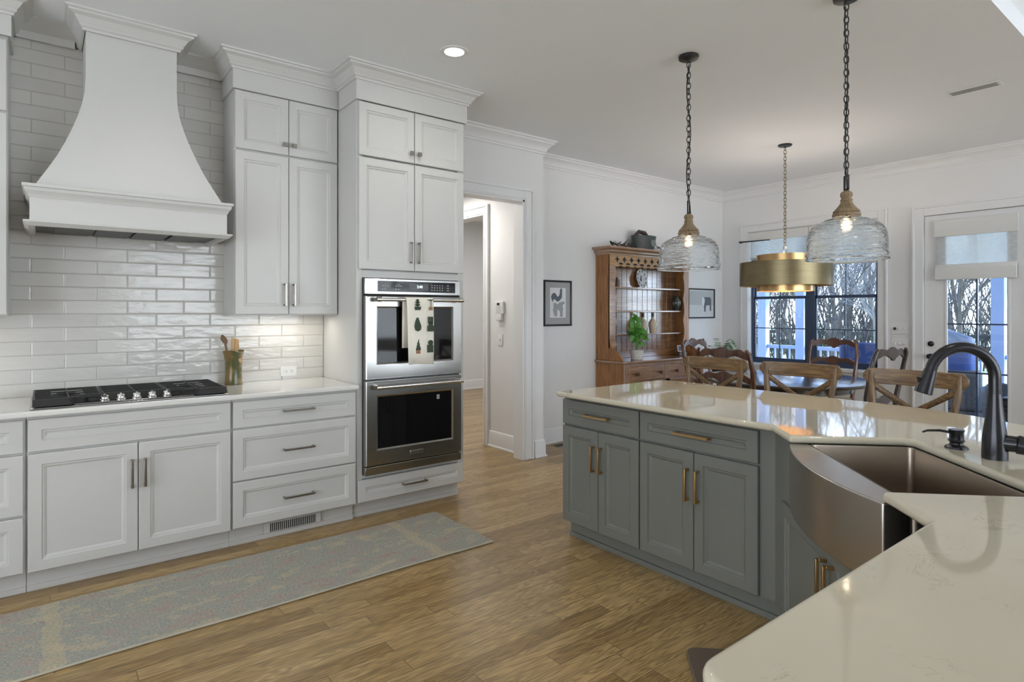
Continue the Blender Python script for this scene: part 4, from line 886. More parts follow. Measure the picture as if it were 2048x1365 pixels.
# ------------------------------------------------------------------ counter stools
def slab_curve(c, n, xf, yf_, z0f, z1f, th):
    rg = []
    for i in range(n + 1):
        u = i / n; x, y = xf(u), yf_(u)
        rg.append([(x, y, z0f(u)), (x, y + th, z0f(u)), (x, y + th, z1f(u)), (x, y, z1f(u))])
    return c.rings(rg)
def stool(label):
    t = thing('counter_stool', label, 'stool', (0, 0, 0), 0)
    W = .225
    # local: front -y, back +y
    sp_ = [(-.20, -.20), (.20, -.20), (.21, .0), (.195, .17), (-.195, .17), (-.21, .0)]
    MB().prism(sp_, .615, .650).build('seat', M['stool'], t, bevel=.010, seg=3)
    for s in (-1, 1):
        MB().tube([(s * .195, -.19, 0), (s * .180, -.175, .30), (s * .17, -.165, .617)], [.017, .019, .020], 10).build('leg', M['stoolz'], t)
        MB().tube([(s * .205, .235, 0), (s * .185, .195, .30), (s * .178, .172, .62), (s * .196, .180, .82), (s * .216, .205, .98), (s * .221, .213, 1.052)], [.018, .019, .020, .019, .018, .015], 10, flat=(1, 1.15)).build('rear_leg', M['stoolz'], t)
        MB().tube([(s * .206, .205, .965), (s * .12, .222, .905), (-s * .02, .228 + s * .006, .815), (-s * .10, .205, .745), (-s * .178, .180, .685)], [.0145, .0135, .013, .0135, .0145], 8, flat=(1.25, .6)).build('cross_brace', M['stool'], t)
        MB().tube([(s * .186, -.18, .26), (s * .19, .20, .26)], .012, 8).build('stretcher', M['stool'], t)
    MB().tube([(-.185, -.18, .20), (.185, -.18, .20)], .014, 8).build('foot_rest', M['stool'], t)
    MB().tube([(-.185, .197, .32), (.185, .197, .32)], .012, 8).build('stretcher', M['stool'], t)
    rg = []
    n = 20
    for i in range(n + 1):
        u = -1 + 2 * i / n; e = 1 - max(0, (abs(u) - .88) / .12) ** 2 * .55
        x = .262 * u; y = .240 - .035 * u * u; hz = .045 * e * (1 if abs(u) < .99 else .7); zc = 1.018
        rg.append([(x, y - .012 * e, zc - hz), (x, y + .012 * e, zc - hz), (x, y + .015 * e, zc), (x, y + .012 * e, zc + hz), (x, y - .012 * e, zc + hz), (x, y - .014 * e, zc)])
    MB().rings(rg).build('top_rail', M['stoolx'], t, bevel=.004, ang=50)
    c = MB()
    for s in (-1, 1): c.lathe([(.001, .0), (.006, 0), (.004, .003), (.001, .0035)], seg=10); 
    c.bm.free()
    for s in (-1, 1): MB().lathe([(.001, .0), (.006, 0), (.004, .003), (.001, .0035)], seg=10).build('rivet', M['nickel'], t, loc=(s * .218, .195, 1.02), rot=(R(90), 0, 0))
    return t
s1 = stool('x'); s2 = dup(s1); s3 = dup(s1)
gs = 'counter stools along the back of the island'
place(s1, (3.67, 2.525, 0), R(-88), 'weathered oak cross-back counter stool nearest the pine hutch', gs)
place(s2, (3.68, 1.895, 0), R(-86), 'weathered oak cross-back counter stool in the middle of the three at the island', gs)
place(s3, (3.70, 1.262, 0), R(-89), 'weathered oak cross-back counter stool partly hidden by the faucet', gs)

# ------------------------------------------------------------------ dining table and ladder-back chairs
tb = thing('dining_table', 'round dark polished wooden dining table below the brass chandelier', 'table', (5.66, 2.94, 0))
MB().lathe([(.001, .725), (.735, .725), (.755, .733), (.762, .745), (.755, .757), (.745, .760), (.001, .760)], seg=72).build('tabletop', M['darkwood'], tb)
MB().lathe([(.001, .66), (.60, .66), (.60, .7249), (.001, .7249)], seg=48).build('apron', M['darkwood'], tb)
MB().lathe([(.001, .10), (.10, .10), (.11, .16), (.07, .20), (.06, .26), (.10, .34), (.11, .42), (.07, .50), (.06, .56), (.10, .62), (.13, .66), (.001, .66)], seg=28).build('pedestal', M['darkwood'], tb)
for k in range(4):
    a = R(45 + 90 * k); MB().tube([(.05 * math.cos(a), .05 * math.sin(a), .20), (.22 * math.cos(a), .22 * math.sin(a), .17), (.38 * math.cos(a), .38 * math.sin(a), .06), (.46 * math.cos(a), .46 * math.sin(a), .022)], [.05, .045, .035, .022], 10).build('foot', M['darkwood'], tb)
def ladder(label, mat):
    t = thing('ladderback_chair', label, 'chair')
    MB().prism([(-.25, -.22), (.25, -.22), (.21, .20), (-.21, .20)], .445, .470).build('seat', pbr('rush_seat', (.22, .17, .10), .8, noise=.3, nscale=60, stretch=(1, 6, 1), bump=.4, bscale=80), t, bevel=.012, seg=3)
    for s in (-1, 1):
        MB().tube([(s * .235, -.205, 0), (s * .225, -.20, .03), (s * .245, -.215, .25), (s * .235, -.205, .46)], [.020, .015, .020, .024], 10).build('leg', mat, t)
        MB().tube([(s * .20, .245, 0), (s * .205, .215, .25), (s * .205, .20, .47), (s * .228, .215, .70), (s * .240, .255, .92), (s * .228, .290, 1.06), (s * .205, .298, 1.095)], [.018, .020, .021, .021, .020, .018, .012], 10).build('rear_post', mat, t)
        MB().tube([(s * .235, -.20, .18), (s * .205, .225, .18)], .011, 8).build('stretcher', mat, t)
    MB().tube([(-.24, -.21, .26), (.24, -.21, .26)], .013, 8).build('stretcher', mat, t)
    for zc, yy, hh in ((.66, .205, .045), (.86, .235, .048), (1.055, .275, .052)):
        w = .225
        rg = []
        for i in range(33):
            u = -1 + 2 * i / 32; a = abs(u)
            top = hh * (.25 + .75 * math.cos(a * math.pi / 2) ** .8) + .010 * math.cos(a * 3 * math.pi) - .004
            bot = -hh * .55 - .016 * math.cos(a * 2 * math.pi) - (.012 if a < .12 else 0)
            y = yy + .028 * (1 - u * u)
            rg.append([(w * u, y - .009, zc + bot), (w * u, y + .009, zc + bot), (w * u, y + .009, zc + top), (w * u, y - .009, zc + top)])
        MB().rings(rg).build('slat', mat, t, bevel=.003, ang=50)
    return t
gl = 'ladder-back chairs around the round table'
k1 = ladder('x', M['redwood']); k2 = dup(k1); k3 = dup(k1)
k4 = ladder('x', M['greywood'])
# local front -y; rot r: local -y -> (sin r, -cos r)
place(k1, (4.66, 2.80, 0), R(94), 'reddish ladder-back chair with its back to the viewer behind the first counter stool', gl)
place(k2, (5.62, 3.62, 0), R(4), 'reddish ladder-back chair on the hutch side of the table, half hidden by another chair', gl)
place(k3, (6.62, 2.97, 0), R(-82), 'reddish ladder-back chair on the window side of the table facing the viewer', gl)
place(k4, (5.52, 2.22, 0), R(172), 'dark ladder-back chair seen side-on at the right of the round table', gl)

# ------------------------------------------------------------------ pine hutch (local x along wall, y depth, origin front left)
hu = thing('pine_hutch', 'tall aged pine hutch with open shelves standing on the dining wall', 'hutch', (4.94, 4.325, 0))
HW = 1.45; HD = .42
c = MB(); c.box(0, .03, .01, HD, .0, .83); c.box(HW - .03, HW, .01, HD, 0, .83); c.box(.03, HW - .03, .02, HD, .06, .82)
c.build('base', M['pine'], hu, bevel=.003)
MB().box(-.025, HW + .025, -.02, HD, .832, .858).build('worktop', M['pineh'], hu, bevel=.007, seg=3)
c = MB()
for a, b in ((0, .09), (.70, .79), (HW - .09, HW)): c.box(a, b, 0, .02, .0, .83)
c.box(.09, .70, 0, .02, .795, .83); c.box(.79, HW - .09, 0, .02, .795, .83); c.box(.09, HW - .09, 0, .02, .60, .63); c.box(.09, HW - .09, 0, .02, .0, .10)
c.build('face_frame', M['pineh'], hu, bevel=.002)
for a, b in ((.093, .697), (.793, HW - .093)):
    d = MB().box(a, b, .003, .03, .634, .792).build('drawer', M['pineh'], hu, bevel=.003)
    for x in (a + .10, b - .10):
        MB().lathe([(.001, 0), (.011, 0), (.009, .012), (.014, .022), (.021, .030), (.021, .040), (.012, .048), (.001, .049)], seg=18).build('knob', M['redwood'], d, loc=(x, .003, .715), rot=(R(90), 0, 0))
    MB().panel(a, b, .104, .597, .004, .02, [(0, .002), (.002, 0), (.07, 0), (.08, .008)]).build('door', M['pine'], hu)
# upper part
UY = .215
side = [(UY, .858), (UY, .86)]
def side_poly():
    pts = [(.02, .8585)]
    for k in range(0, 9):
        a = k / 8; pts.append((.02 + .195 * (a ** .8) - .018 * math.sin(a * 2 * math.pi), .86 + .235 * a ** 1.2 + .012 * math.sin(a * 2 * math.pi)))
    return pts + [(UY, 2.06), (HD, 2.06), (HD, .8585)]
for x0, x1 in ((0, .028), (HW - .028, HW)):
    sp2 = side_poly(); c = MB()
    a = [c.bm.verts.new((x0, y, z)) for y, z in sp2]; b = [c.bm.verts.new((x1, y, z)) for y, z in sp2]
    c.face(a); c.face(list(reversed(b)))
    for i in range(len(a)): c.face([a[i], b[i], b[(i + 1) % len(a)], a[(i + 1) % len(a)]])
    c.build('side_panel', M['pine'], hu, bevel=.002)
c = MB(); n = 15; bw = (HW - .056) / n
for i in range(n): c.box(.028 + i * bw + .003, .028 + (i + 1) * bw - .003, HD - .030, HD - .016, .8585, 2.06)
c.box(.028, HW - .028, HD - .016, HD - .004, .8585, 2.06)
c.build('back_boards', M['pineh'], hu, bevel=.002)
MB().box(.028, HW - .028, HD - .045, HD - .030, .8585, .935).build('skirting_board', M['pineh'], hu, bevel=.003)
for z in (1.125, 1.395, 1.665): MB().box(.028, HW - .028, UY + .03, HD - .030, z, z + .020).build('shelf', M['pineh'], hu, bevel=.004)
def scallop(x_in, x_out):
    # wavy inner edge face stile
    s = 1 if x_in > x_out else -1; pts = [(x_out, 1.095), (x_out, 1.93)]
    inner = []
    for k in range(61):
        z = 1.93 - (1.93 - 1.02) * k / 60; ph = (z - 1.02) / .27
        inner.append((x_in - s * (.030 + .026 * abs(math.sin(ph * math.pi)) - .012), z))
    return [(x_out, .99)] + [(x_out, 1.93)] + [(x, z) for x, z in inner] 
for a, b in ((.135, 0), (HW - .135, HW)):
    MB().prism_xz(scallop(a, b), UY - .006, UY + .016).build('scalloped_stile', M['pineh' if a < .5 else 'pine'], hu, bevel=.002, ang=60)
fz = MB(); fz.box(0, HW, UY - .008, UY + .012, 1.93, 2.04)
sc_pts = [(0, 1.931)]
for k in range(0, 97):
    x = .06 + (HW - .12) * k / 96; sc_pts.append((x, 1.931 - .020 * abs(math.sin(k / 96 * 11 * math.pi)) ** .6 - .004))
sc_pts += [(HW, 1.931)]
fz.prism_xz(sc_pts, UY - .008, UY + .012); o = fz.build('pierced_frieze', wood('pale_pine', (.34, .19, .09), (.50, .31, .16), .5, 'X'), hu)
c = MB()
for k in range(11):
    x = .12 + k * (HW - .24) / 10; z = 1.990; r = .034
    pts = []
    for j in range(16):
        a = 2 * math.pi * j / 16; q = r * (.42 + .58 * abs(math.cos(2 * a)) ** 1.6); pts.append((x + q * math.cos(a), z + q * math.sin(a)))
    c.prism_xz(pts, UY - .0095, UY - .0075)
    if k < 10:
        xm = x + (HW - .24) / 20; c.prism_xz([(xm + .036 * math.cos(R(180 * j / 8)), 1.932 + .022 * math.sin(R(180 * j / 8))) for j in range(9)], UY - .0095, UY - .0075)
c.build('cutouts', M['dark'], o, smooth=False)
HC = [(0, 0), (.008, 0), (.012, .016), (.026, .030), (.030, .046), (.052, .060), (.060, .066), (.062, .088), (0, .088)]
MB().sweep(HC, [(0, HD), (0, UY - .008), (HW, UY - .008), (HW, HD)], 2.04).build('cornice', M['pineh'], hu, ang=30)
MB().box(0, HW, UY - .008, HD, 2.04, 2.126).build('top_board', M['pineh'], hu)
HY = 4.325
# things on the hutch
pl = thing('display_plate', 'white octagonal plate standing upright on the top hutch shelf', 'plate', (5.66, HY + .335, 1.686))
c = MB(); rg = []
for r, y in ((.001, .012), (.060, .012), (.070, .004), (.108, -.006), (.115, -.006), (.115, -.002), (.070, .010), (.058, .018), (.001, .018)):
    rg.append([((r * (1 + .03 * math.cos(8 * a))) * math.cos(a), y, .115 + r * (1 + .03 * math.cos(8 * a)) * math.sin(a)) for a in [2 * math.pi * j / 48 for j in range(48)]])
c.rings(rg).build('dish', M['ceramic'], pl, rot=(R(-10), 0, R(8)))
c = MB()
for j in range(10):
    a = 2 * math.pi * j / 10; c.prism_xz(blob(.088 * math.cos(a), .115 + .088 * math.sin(a), .018, .026, 8), -.0065, -.004)
c.prism_xz(blob(.0, .105, .040, .05, 9), .010, .0125); c.prism_xz(blob(.012, .140, .03, .022, 9), .010, .0125)
c.build('flower_print', M['blue'], pl, rot=(R(-10), 0, R(8)))
ow = thing('owl_figurine', 'small brown bird figurine at the left end of the top hutch shelf', 'figurine', (5.165, HY + .30, 1.6855))
MB().lathe([(.001, 0), (.026, 0), (.032, .03), (.032, .06), (.022, .078), (.025, .092), (.020, .106), (.001, .112)], seg=20).build('body', pbr('brown_stone', (.16, .11, .07), .4, noise=.5, nscale=60), ow)
c = MB(); c.cyl((-.010, -.022, .094), (-.010, -.027, .094), .007); c.cyl((.010, -.022, .094), (.010, -.027, .094), .007); c.build('eyes', M['ceramic'], ow)
va_ = MB().lathe([(.001, 0), (.032, 0), (.034, .006), (.050, .04), (.060, .09), (.056, .135), (.040, .158), (.032, .168), (.036, .178), (.034, .182), (.026, .168), (.026, .02), (.001, .01)], seg=32).build('mottled_vase', M['dkvase'], loc=(6.25, HY + .29, 1.4155))
tag(va_, 'dark green mottled vase on the right of the middle hutch shelf', 'vase')
def bottle(label):
    t = thing('stoneware_bottle', label, 'bottle')
    MB().lathe([(.001, 0), (.034, 0), (.036, .005), (.042, .05), (.052, .09), (.050, .125), (.030, .155), (.018, .170), (.016, .185), (.016, .235), (.020, .240), (.020, .248), (.012, .249), (.001, .249)], seg=28).build('body', M['cream2'], t)
    MB().lathe([(.0172, .190), (.0175, .193), (.0175, .237), (.0170, .238)], seg=20, closed=True).build('neck_band', M['brown'], t)
    c = MB()
    for a, b, r in ((0, .09, .016), (.014, .105, .012), (-.014, .102, .012), (.010, .072, .012), (-.012, .075, .012), (0, .115, .010)):
        c.lathe([(.0005, 0), (r, 0), (r * .8, .003), (.0005, .004)], (a, -b), 10)
    c.build('flower_motif', M['brown'], t, loc=(0, -.0495, 0), rot=(R(90), 0, 0))
    return t
b1 = bottle('x'); b2 = dup(b1)
gb = 'flowered stoneware bottles on the lower hutch shelf'
place(b1, (5.615, HY + .30, 1.1455), R(10), 'cream stoneware bottle on the hutch shelf, directly behind the trailing plant', gb)
place(b2, (5.795, HY + .30, 1.1455), R(20), 'cream stoneware bottle standing clear right of the trailing plant', gb)
cal = thing('desk_calendar', 'small black and white picture calendar on the hutch worktop', 'calendar', (6.27, HY + .22, .859), R(-20))
MB().box(-.062, .062, -.030, .030, 0, .045).build('base_block', M['frame'], cal, bevel=.002)
MB().box(-.055, .055, -.004, .004, .045, .125).build('picture_frame', M['ceramic'], cal, bevel=.002, rot=(R(-12), 0, 0))
c = MB(); c.box(-.048, .048, -.0052, -.0038, .052, .118); c.build('picture', M['ink'], cal, rot=(R(-12), 0, 0))
c = MB()
for i in range(7):
    for j in range(2): c.box(-.052 + i * .0155, -.044 + i * .0155, -.0306, -.0298, .010 + j * .016, .018 + j * .016)
c.build('date_marks', M['lettw'], cal)
# trailing plant
def leaf(c, p, d, L, w, droop=.2, up=Vector((0, 0, 1))):
    d = Vector(d).normalized(); s = d.cross(up); s = s.normalized() if s.length > 1e-3 else Vector((1, 0, 0)); p = Vector(p)
    rows = []
    for k in range(6):
        a = k / 5; ww = w * math.sin(math.pi * (a * .92 + .06)) ** .7; q = p + d * L * a - Vector((0, 0, droop * L * a * a)); rows.append((q - s * ww / 2, q + Vector((0, 0, -.08 * w)), q + s * ww / 2))
    vv = [[c.bm.verts.new(x) for x in r] for r in rows]
    for a, b in zip(vv, vv[1:]):
        for j in range(2): c.face([a[j], a[j + 1], b[j + 1], b[j]])
pp = thing('potted_plant', 'green round-leaved plant in a white patterned pot on the hutch worktop', 'plant', (5.30, HY + .13, .859))
MB().lathe([(.001, .0), (.062, 0), (.066, .006), (.060, .014), (.066, .02), (.080, .108), (.078, .110), (.070, .105), (.060, .03), (.001, .03)], seg=32).build('pot', pbr('white_textured_pot', (.62, .60, .56), .6, noise=.15, nscale=60, bump=.6, bscale=90), pp)
MB().lathe([(.001, .09), (.071, .09), (.071, .097), (.001, .099)], seg=20).build('soil', M['brown'], pp)
rnd = random.Random(3); c = MB(); st_m = MB()
for k, (dx, dz) in enumerate(((-.10, .42), (.02, .36), (.05, .42), (.08, .30), (-.03, .30), (.12, .36), (-.08, .20), (.00, .44), (.03, .24), (.10, .20))):
    dy = rnd.uniform(-.06, .06); st_m.tube([(0, 0, .09), (dx * .3, dy * .4, .09 + dz * .5), (dx, dy, .09 + dz)], .003, 6)
    for j in range(5):
        a = rnd.uniform(0, 6.28); tt = rnd.uniform(.55, 1.05); q = Vector((dx * tt, dy * tt, .09 + dz * tt)); L = rnd.uniform(.06, .09)
        leaf(c, q, (math.cos(a), math.sin(a) * .5, rnd.uniform(-.9, .5)), L, L * .95, .2, Vector((-.55 + rnd.uniform(-.3, .3), -.65, rnd.uniform(.2, .8))).normalized())
st_m.build('stems', M['plant'], pp); c.build('leaves', M['plant'], pp, norm=False)
# tub and garland on top of the hutch
tu = thing('tin_tub', 'dark painted oval tin tub resting on top of the hutch', 'tub', (5.63, HY + .30, 2.1282), R(-4))
c = MB(); 
def ov_(rx, ry, z): return [(rx * math.cos(a), ry * math.sin(a), z) for a in [2 * math.pi * j / 36 for j in range(36)]]
c.rings([ov_(.155, .075, 0), ov_(.185, .095, .165), ov_(.190, .099, .168), ov_(.186, .095, .172), ov_(.178, .088, .165), ov_(.150, .07, .01)]).build('body', M['tubm'], tu)
c = MB(); c.lathe([(.0005, 0), (.042, 0), (.038, .002), (.0005, .002)], seg=24); c.build('emblem', pbr('faded_emblem', (.16, .18, .17), .6, noise=.5, nscale=60), tu, loc=(.07, -.088, .085), rot=(R(84), 0, 0))
MB().tube([(-.15, 0, .165), (-.10, -.02, .215), (-.02, -.03, .205), (.06, 0, .18)], [.02, .026, .026, .015], 10).build('rolled_cloth', M['brown'], tu)
def garland(label, x0, x1, n, seed):
    rnd = random.Random(seed); t = thing('leaf_garland', label, 'garland', (0, HY + .25, 2.130))
    pts = [(x0 + (x1 - x0) * k / 14, rnd.uniform(-.03, .03), .015 + .03 * rnd.random()) for k in range(15)]
    MB().tube(pts, .005, 6).build('vine', M['bark'], t); c = MB()
    for k in range(n):
        q = Vector(pts[rnd.randrange(15)]) + Vector((rnd.uniform(-.02, .02), 0, 0)); a = rnd.uniform(0, 6.28); L = rnd.uniform(.04, .09)
        leaf(c, q, (math.cos(a), math.sin(a) * .6, rnd.uniform(.0, 1.1)), L, L * .35, .1)
    c.build('leaves', M['dryleaf'], t, norm=False)
garland('dark leafy garland along the hutch top, left of the tin tub', 5.00, 5.42, 42, 4)
garland('dark leafy sprig on the hutch top, right of the tin tub', 5.84, 6.05, 24, 5)

# fern in the corner
fn = thing('potted_fern', 'green fern on a stand in the dining corner behind the chairs', 'plant', (6.72, 4.32, 0))
c = MB(); c.lathe([(.001, 0), (.13, 0), (.13, .02), (.03, .05), (.03, .52), (.14, .55), (.14, .57), (.001, .57)], seg=24).build('stand', M['darkwood'], fn)
MB().lathe([(.001, .571), (.09, .571), (.12, .74), (.115, .75), (.10, .74), (.001, .73)], seg=24).build('pot', M['brown'], fn)
rnd = random.Random(9); c = MB()
for k in range(26):
    a = rnd.uniform(0, 6.28); Lr = rnd.uniform(.16, .34); hh = rnd.uniform(.10, .34); prev = None
    for j in range(13):
        s = j / 12; q = Vector((math.cos(a) * Lr * s, math.sin(a) * Lr * s, .74 + hh * math.sin(s * 2.3) ))
        if prev is not None and j > 2:
            d = (q - prev).normalized(); sd_ = d.cross(Vector((0, 0, 1))).normalized()
            for sg in (-1, 1): leaf(c, q, sd_ * sg + d * .5, .075 * (1.15 - s), .026, .2)
        prev = q
c.build('fronds', M['fern'], fn, norm=False)

# ------------------------------------------------------------------ pictures (on the dining wall, face -y)
def picture(name, label, x, z, w, h, mat_w):
    t = thing(name, label, 'picture', (x, YB - .002, z))
    c = MB(); f = .020
    def lp(a, y): return [(-w / 2 + a, y, -h / 2 + a), (w / 2 - a, y, -h / 2 + a), (w / 2 - a, y, h / 2 - a), (-w / 2 + a, y, h / 2 - a)]
    c.rings([lp(0, 0), lp(0, -.020), lp(.004, -.024), lp(.012, -.018), lp(f, -.016), lp(f, 0)], True, False).build('frame', M['frame'], t)
    MB().box(-w / 2 + f - .004, w / 2 - f + .004, -.010, -.002, -h / 2 + f - .004, h / 2 - f + .004).build('mat_board', M['matbd'] if mat_w > .02 else M['paper'], t)
    return t
q = picture('rooster_print', 'black-framed print of a rooster with grey mat on the dining wall', 4.348, 1.492, .400, .490, .06)
MB().box(-.115, .115, -.012, -.010, -.155, .165).build('paper', M['paper'], q)
c = MB(); y0, y1 = -.0135, -.012
def U(u, v): return ((u - 410) / 1000 * .62 * .87, -(v - 690) / 1000 * .455)
for pg in ([(245, 610), (225, 540), (250, 480), (300, 445), (345, 460), (375, 510), (400, 540), (440, 515), (460, 470), (465, 400), (475, 345), (500, 335), (520, 360), (520, 480), (515, 560), (470, 610), (420, 655), (370, 640), (330, 600), (290, 600), (270, 670)],):
    c.prism_xz([U(a, b) for a, b in pg], y0, y1)
c.mi = 1
for pg in ([(290, 690), (350, 680), (390, 720), (440, 680), (500, 655), (590, 650), (590, 700), (530, 730), (545, 800), (550, 860), (450, 880), (430, 840), (290, 830)], [(270, 830), (400, 840), (385, 1000), (320, 1000)], [(465, 870), (540, 870), (535, 1010), (470, 1010)]):
    c.prism_xz([U(a, b) for a, b in pg], y0, y1)
c.build('rooster_drawing', [M['ink'], M['ink2']], q, smooth=False)
q = picture('animal_photo', 'black-framed black and white photo of a cow right of the hutch', 6.96, 1.512, .60, .40, .0)
c = MB(); c.mi = 1; c.box(-.27, .27, -.0115, -.010, -.02, .17); c.mi = 2; c.box(-.27, .27, -.0115, -.010, -.17, -.02)
c.mi = 0; c.prism_xz([(.02, -.02), (.02, .06), (.05, .085), (.20, .085), (.22, .05), (.22, -.10), (.19, -.10), (.185, -.02), (.10, -.03), (.09, -.11), (.06, -.11), (.055, -.02)], -.013, -.0115)
c.mi = 3; c.prism_xz([(.0, .0), (.005, .075), (.045, .085), (.07, .05), (.055, -.02), (.03, -.04)], -.0145, -.013)
c.build('cow_picture', [M['ink'], pbr('pale_sky_print', (.45, .47, .48), .7), pbr('snow_print', (.60, .61, .62), .7, noise=.2, nscale=30), M['paper']], q, smooth=False)

# ------------------------------------------------------------------ hall keypad and switch (on the hall wall, facing -x)
kp = thing('alarm_keypad', 'white alarm keypad with small dark display on the hall wall', 'keypad', (3.678, 4.865, 1.40), R(-90))
MB().box(-.068, .068, -.028, 0, -.02, .105).build('housing', M['plastic'], kp, bevel=.005)
MB().box(-.045, .045, -.034, 0, -.088, -.022).build('flap', M['plastic'], kp, bevel=.004)
MB().box(-.030, .014, -.0295, -.027, .066, .090).build('display', M['dark'], kp)
c = MB()
for i in range(4):
    for j in range(4): c.box(-.040 + i * .022, -.030 + i * .022, -.0295, -.027, -.008 + j * .018, .000 + j * .018)
c.build('keys', M['matbd'], kp)
def plate(name, label, loc, rot, n, w, dark=None):
    t = thing(name, label, 'switch', loc, rot)
    MB().box(-w / 2, w / 2, -.006, 0, -.058, .058).build('cover_plate', M['plastic'], t, bevel=.002)
    for i in range(n):
        x = (i - (n - 1) / 2) * .046
        if dark == i: MB().cyl((x, -.012, 0), (x, -.005, 0), .016).build('dial', M['dkgrey'], t)
        else: MB().box(x - .005, x + .005, -.016, -.005, -.010, .010).build('toggle', M['plastic'], t, bevel=.002)
    return t
plate('light_switch', 'single white light switch on the hall wall below the keypad', (3.678, 4.868, 1.115), R(-90), 1, .075)
plate('switch_plate', 'upper of two white switch plates left of the glazed door, with a dark dial', (XW - .001, 2.552, 1.212), R(-90), 3, .172, 0)
plate('switch_plate', 'lower of two white switch plates left of the glazed door', (XW - .001, 2.547, 1.045), R(-90), 3, .172)

# ------------------------------------------------------------------ dining window (faces -x; local x -> -Y)
wn_ = thing('window_1', None, None, (XW, WY1, 0), R(-90)); struct(wn_)
WW = WY1 - WY0
c = MB()
w = .10
c.box(-w, 0, -.018, 0, WZ0 - .03, WZ1 + w); c.box(WW, WW + w, -.018, 0, WZ0 - .03, WZ1 + w); c.box(0, WW, -.018, 0, WZ1, WZ1 + w)
c.box(-w, -w + .02, -.030, -.018, WZ0 - .03, WZ1 + w); c.box(WW + w - .02, WW + w, -.030, -.018, WZ0 - .03, WZ1 + w); c.box(-w + .02, WW + w - .02, -.030, -.018, WZ1 + w - .02, WZ1 + w)
c.build('casing', M['trim'], wn_, bevel=.003)
c = MB(); c.box(-w - .02, WW + w + .02, -.055, .0, WZ0 - .03, WZ0 - .002); c.box(-w, WW + w, -.018, 0, WZ0 - .12, WZ0 - .03); c.box(0, WW, 0, .06, WZ0 - .005, WZ0 + .004); c.build('sill', M['trim'], wn_, bevel=.004)
c = MB(); c.box(0, .006, 0, .07, WZ0, WZ1); c.box(WW - .006, WW, 0, .07, WZ0, WZ1); c.box(0, WW, 0, .07, WZ1 - .006, WZ1); c.build('reveal', M['trim'], wn_)
fy0, fy1 = .07, .14; mid = WW / 2
c = MB(); f = .040
c.box(0, f, fy0, fy1, WZ0, WZ1); c.box(WW - f, WW, fy0, fy1, WZ0, WZ1)
for a, b in ((f, mid - .055), (mid + .055, WW - f)): c.box(a, b, fy0, fy1, WZ0, WZ0 + .045); c.box(a, b, fy0, fy1, WZ1 - f, WZ1)
c.box(mid - .055, mid + .055, fy0, fy1, WZ0, WZ1)
c.build('window_frame', M['winfr'], wn_, bevel=.003)
zm = 1.585
for a, b in ((f, mid - .055), (mid + .055, WW - f)):
    for (p, q_, yy) in ((WZ0 + .045, zm + .018, .078), (zm - .018, WZ1 - f, .105)):
        s = MB(); e = .018
        s.box(a, a + e, yy, yy + .024, p, q_); s.box(b - e, b, yy, yy + .024, p, q_); s.box(a, b, yy, yy + .024, p, p + (.036 if yy > .1 else .03)); s.box(a, b, yy, yy + .024, q_ - .036, q_)
        s.box((a + b) / 2 - .006, (a + b) / 2 + .006, yy + .004, yy + .02, p, q_); zz = (p + q_) / 2; s.box(a, b, yy + .004, yy + .02, zz - .006, zz + .006)
        so_ = s.build('sash', M['winfr'], wn_, bevel=.0015)
        MB().box(a + e, b - e, yy + .010, yy + .014, p + .03, q_ - .03).build('pane', M['pane'], so_)
def shade_(name, label, loc, w, z_top, zv, zs, zb, st_y):
    t = thing(name, label, 'window shade', loc, R(-90))
    MB().box(0, w, -.030, -.004, zv, z_top).build('valance', M['shade'], t, bevel=.003)
    MB().box(.012, w - .012, -.012, -.010, zs, zv + .01).build('sheer_panel', M['sheer'], t)
    for k in range(4):
        zz = zb + (zs - zb) * k / 3.2
        MB().box(.008, w - .008, -.022 - .006 * (3 - k), -.006, zb + k * .010, zs - .012 * (3 - k) if k < 3 else zs + .0).build('fold', M['shade'], t, bevel=.006)
    return t
g = 'woven roman shades on the dining window'
shade_('roman_shade', 'pale woven roman shade on the left half of the dining window', (XW + .045, WY1 - .008, 0), WW / 2 - .012, 2.462, 2.345, 2.13, 2.09, 0)['group'] = g
shade_('roman_shade', 'pale woven roman shade on the right half of the dining window behind the glass pendant', (XW + .045, WY1 - WW / 2 - .004, 0), WW / 2 - .012, 2.462, 2.345, 2.06, 1.97, 0)['group'] = g
rd = tag(MB().cyl((7.40, 4.45, 2.338), (7.40, 4.02, 2.332), .010, .006, 12).build('curtain_rod', M['dkgrey']), 'short black rod end projecting across the dining window shade', 'rod')
c = MB(); c.box(7.395, 7.455, 4.435, 4.445, 2.325, 2.350); c.build('bracket', M['dkgrey'], rd)

# ------------------------------------------------------------------ glazed porch door
dr = thing('door_1', None, None, (XW, DY1, 0), R(-90)); struct(dr); DW = DY1 - DY0
c = MB(); w = .105
for a, b in ((-w, 0), (DW, DW + w)):
    c.box(a, b, -.018, 0, 0, DZ1 + w)
c.box(0, DW, -.018, 0, DZ1, DZ1 + w)
c.box(-w, -w + .022, -.030, -.018, 0, DZ1 + w); c.box(DW + w - .022, DW + w, -.030, -.018, 0, DZ1 + w); c.box(-w + .022, DW + w - .022, -.030, -.018, DZ1 + w - .022, DZ1 + w)
c.build('casing', M['trim'], dr, bevel=.003)
GX0, GX1, GZ0, GZ1 = .193, DW - .188, .28, 2.27
c = MB(); y0, y1 = .014, .058; e = .004
c.box(e, GX0, y0, y1, .012, DZ1 - e); c.box(GX1, DW - e, y0, y1, .012, DZ1 - e); c.box(GX0, GX1, y0, y1, .012, GZ0); c.box(GX0, GX1, y0, y1, GZ1, DZ1 - e)
c.build('door_slab', M['trim'], dr, smooth=False)
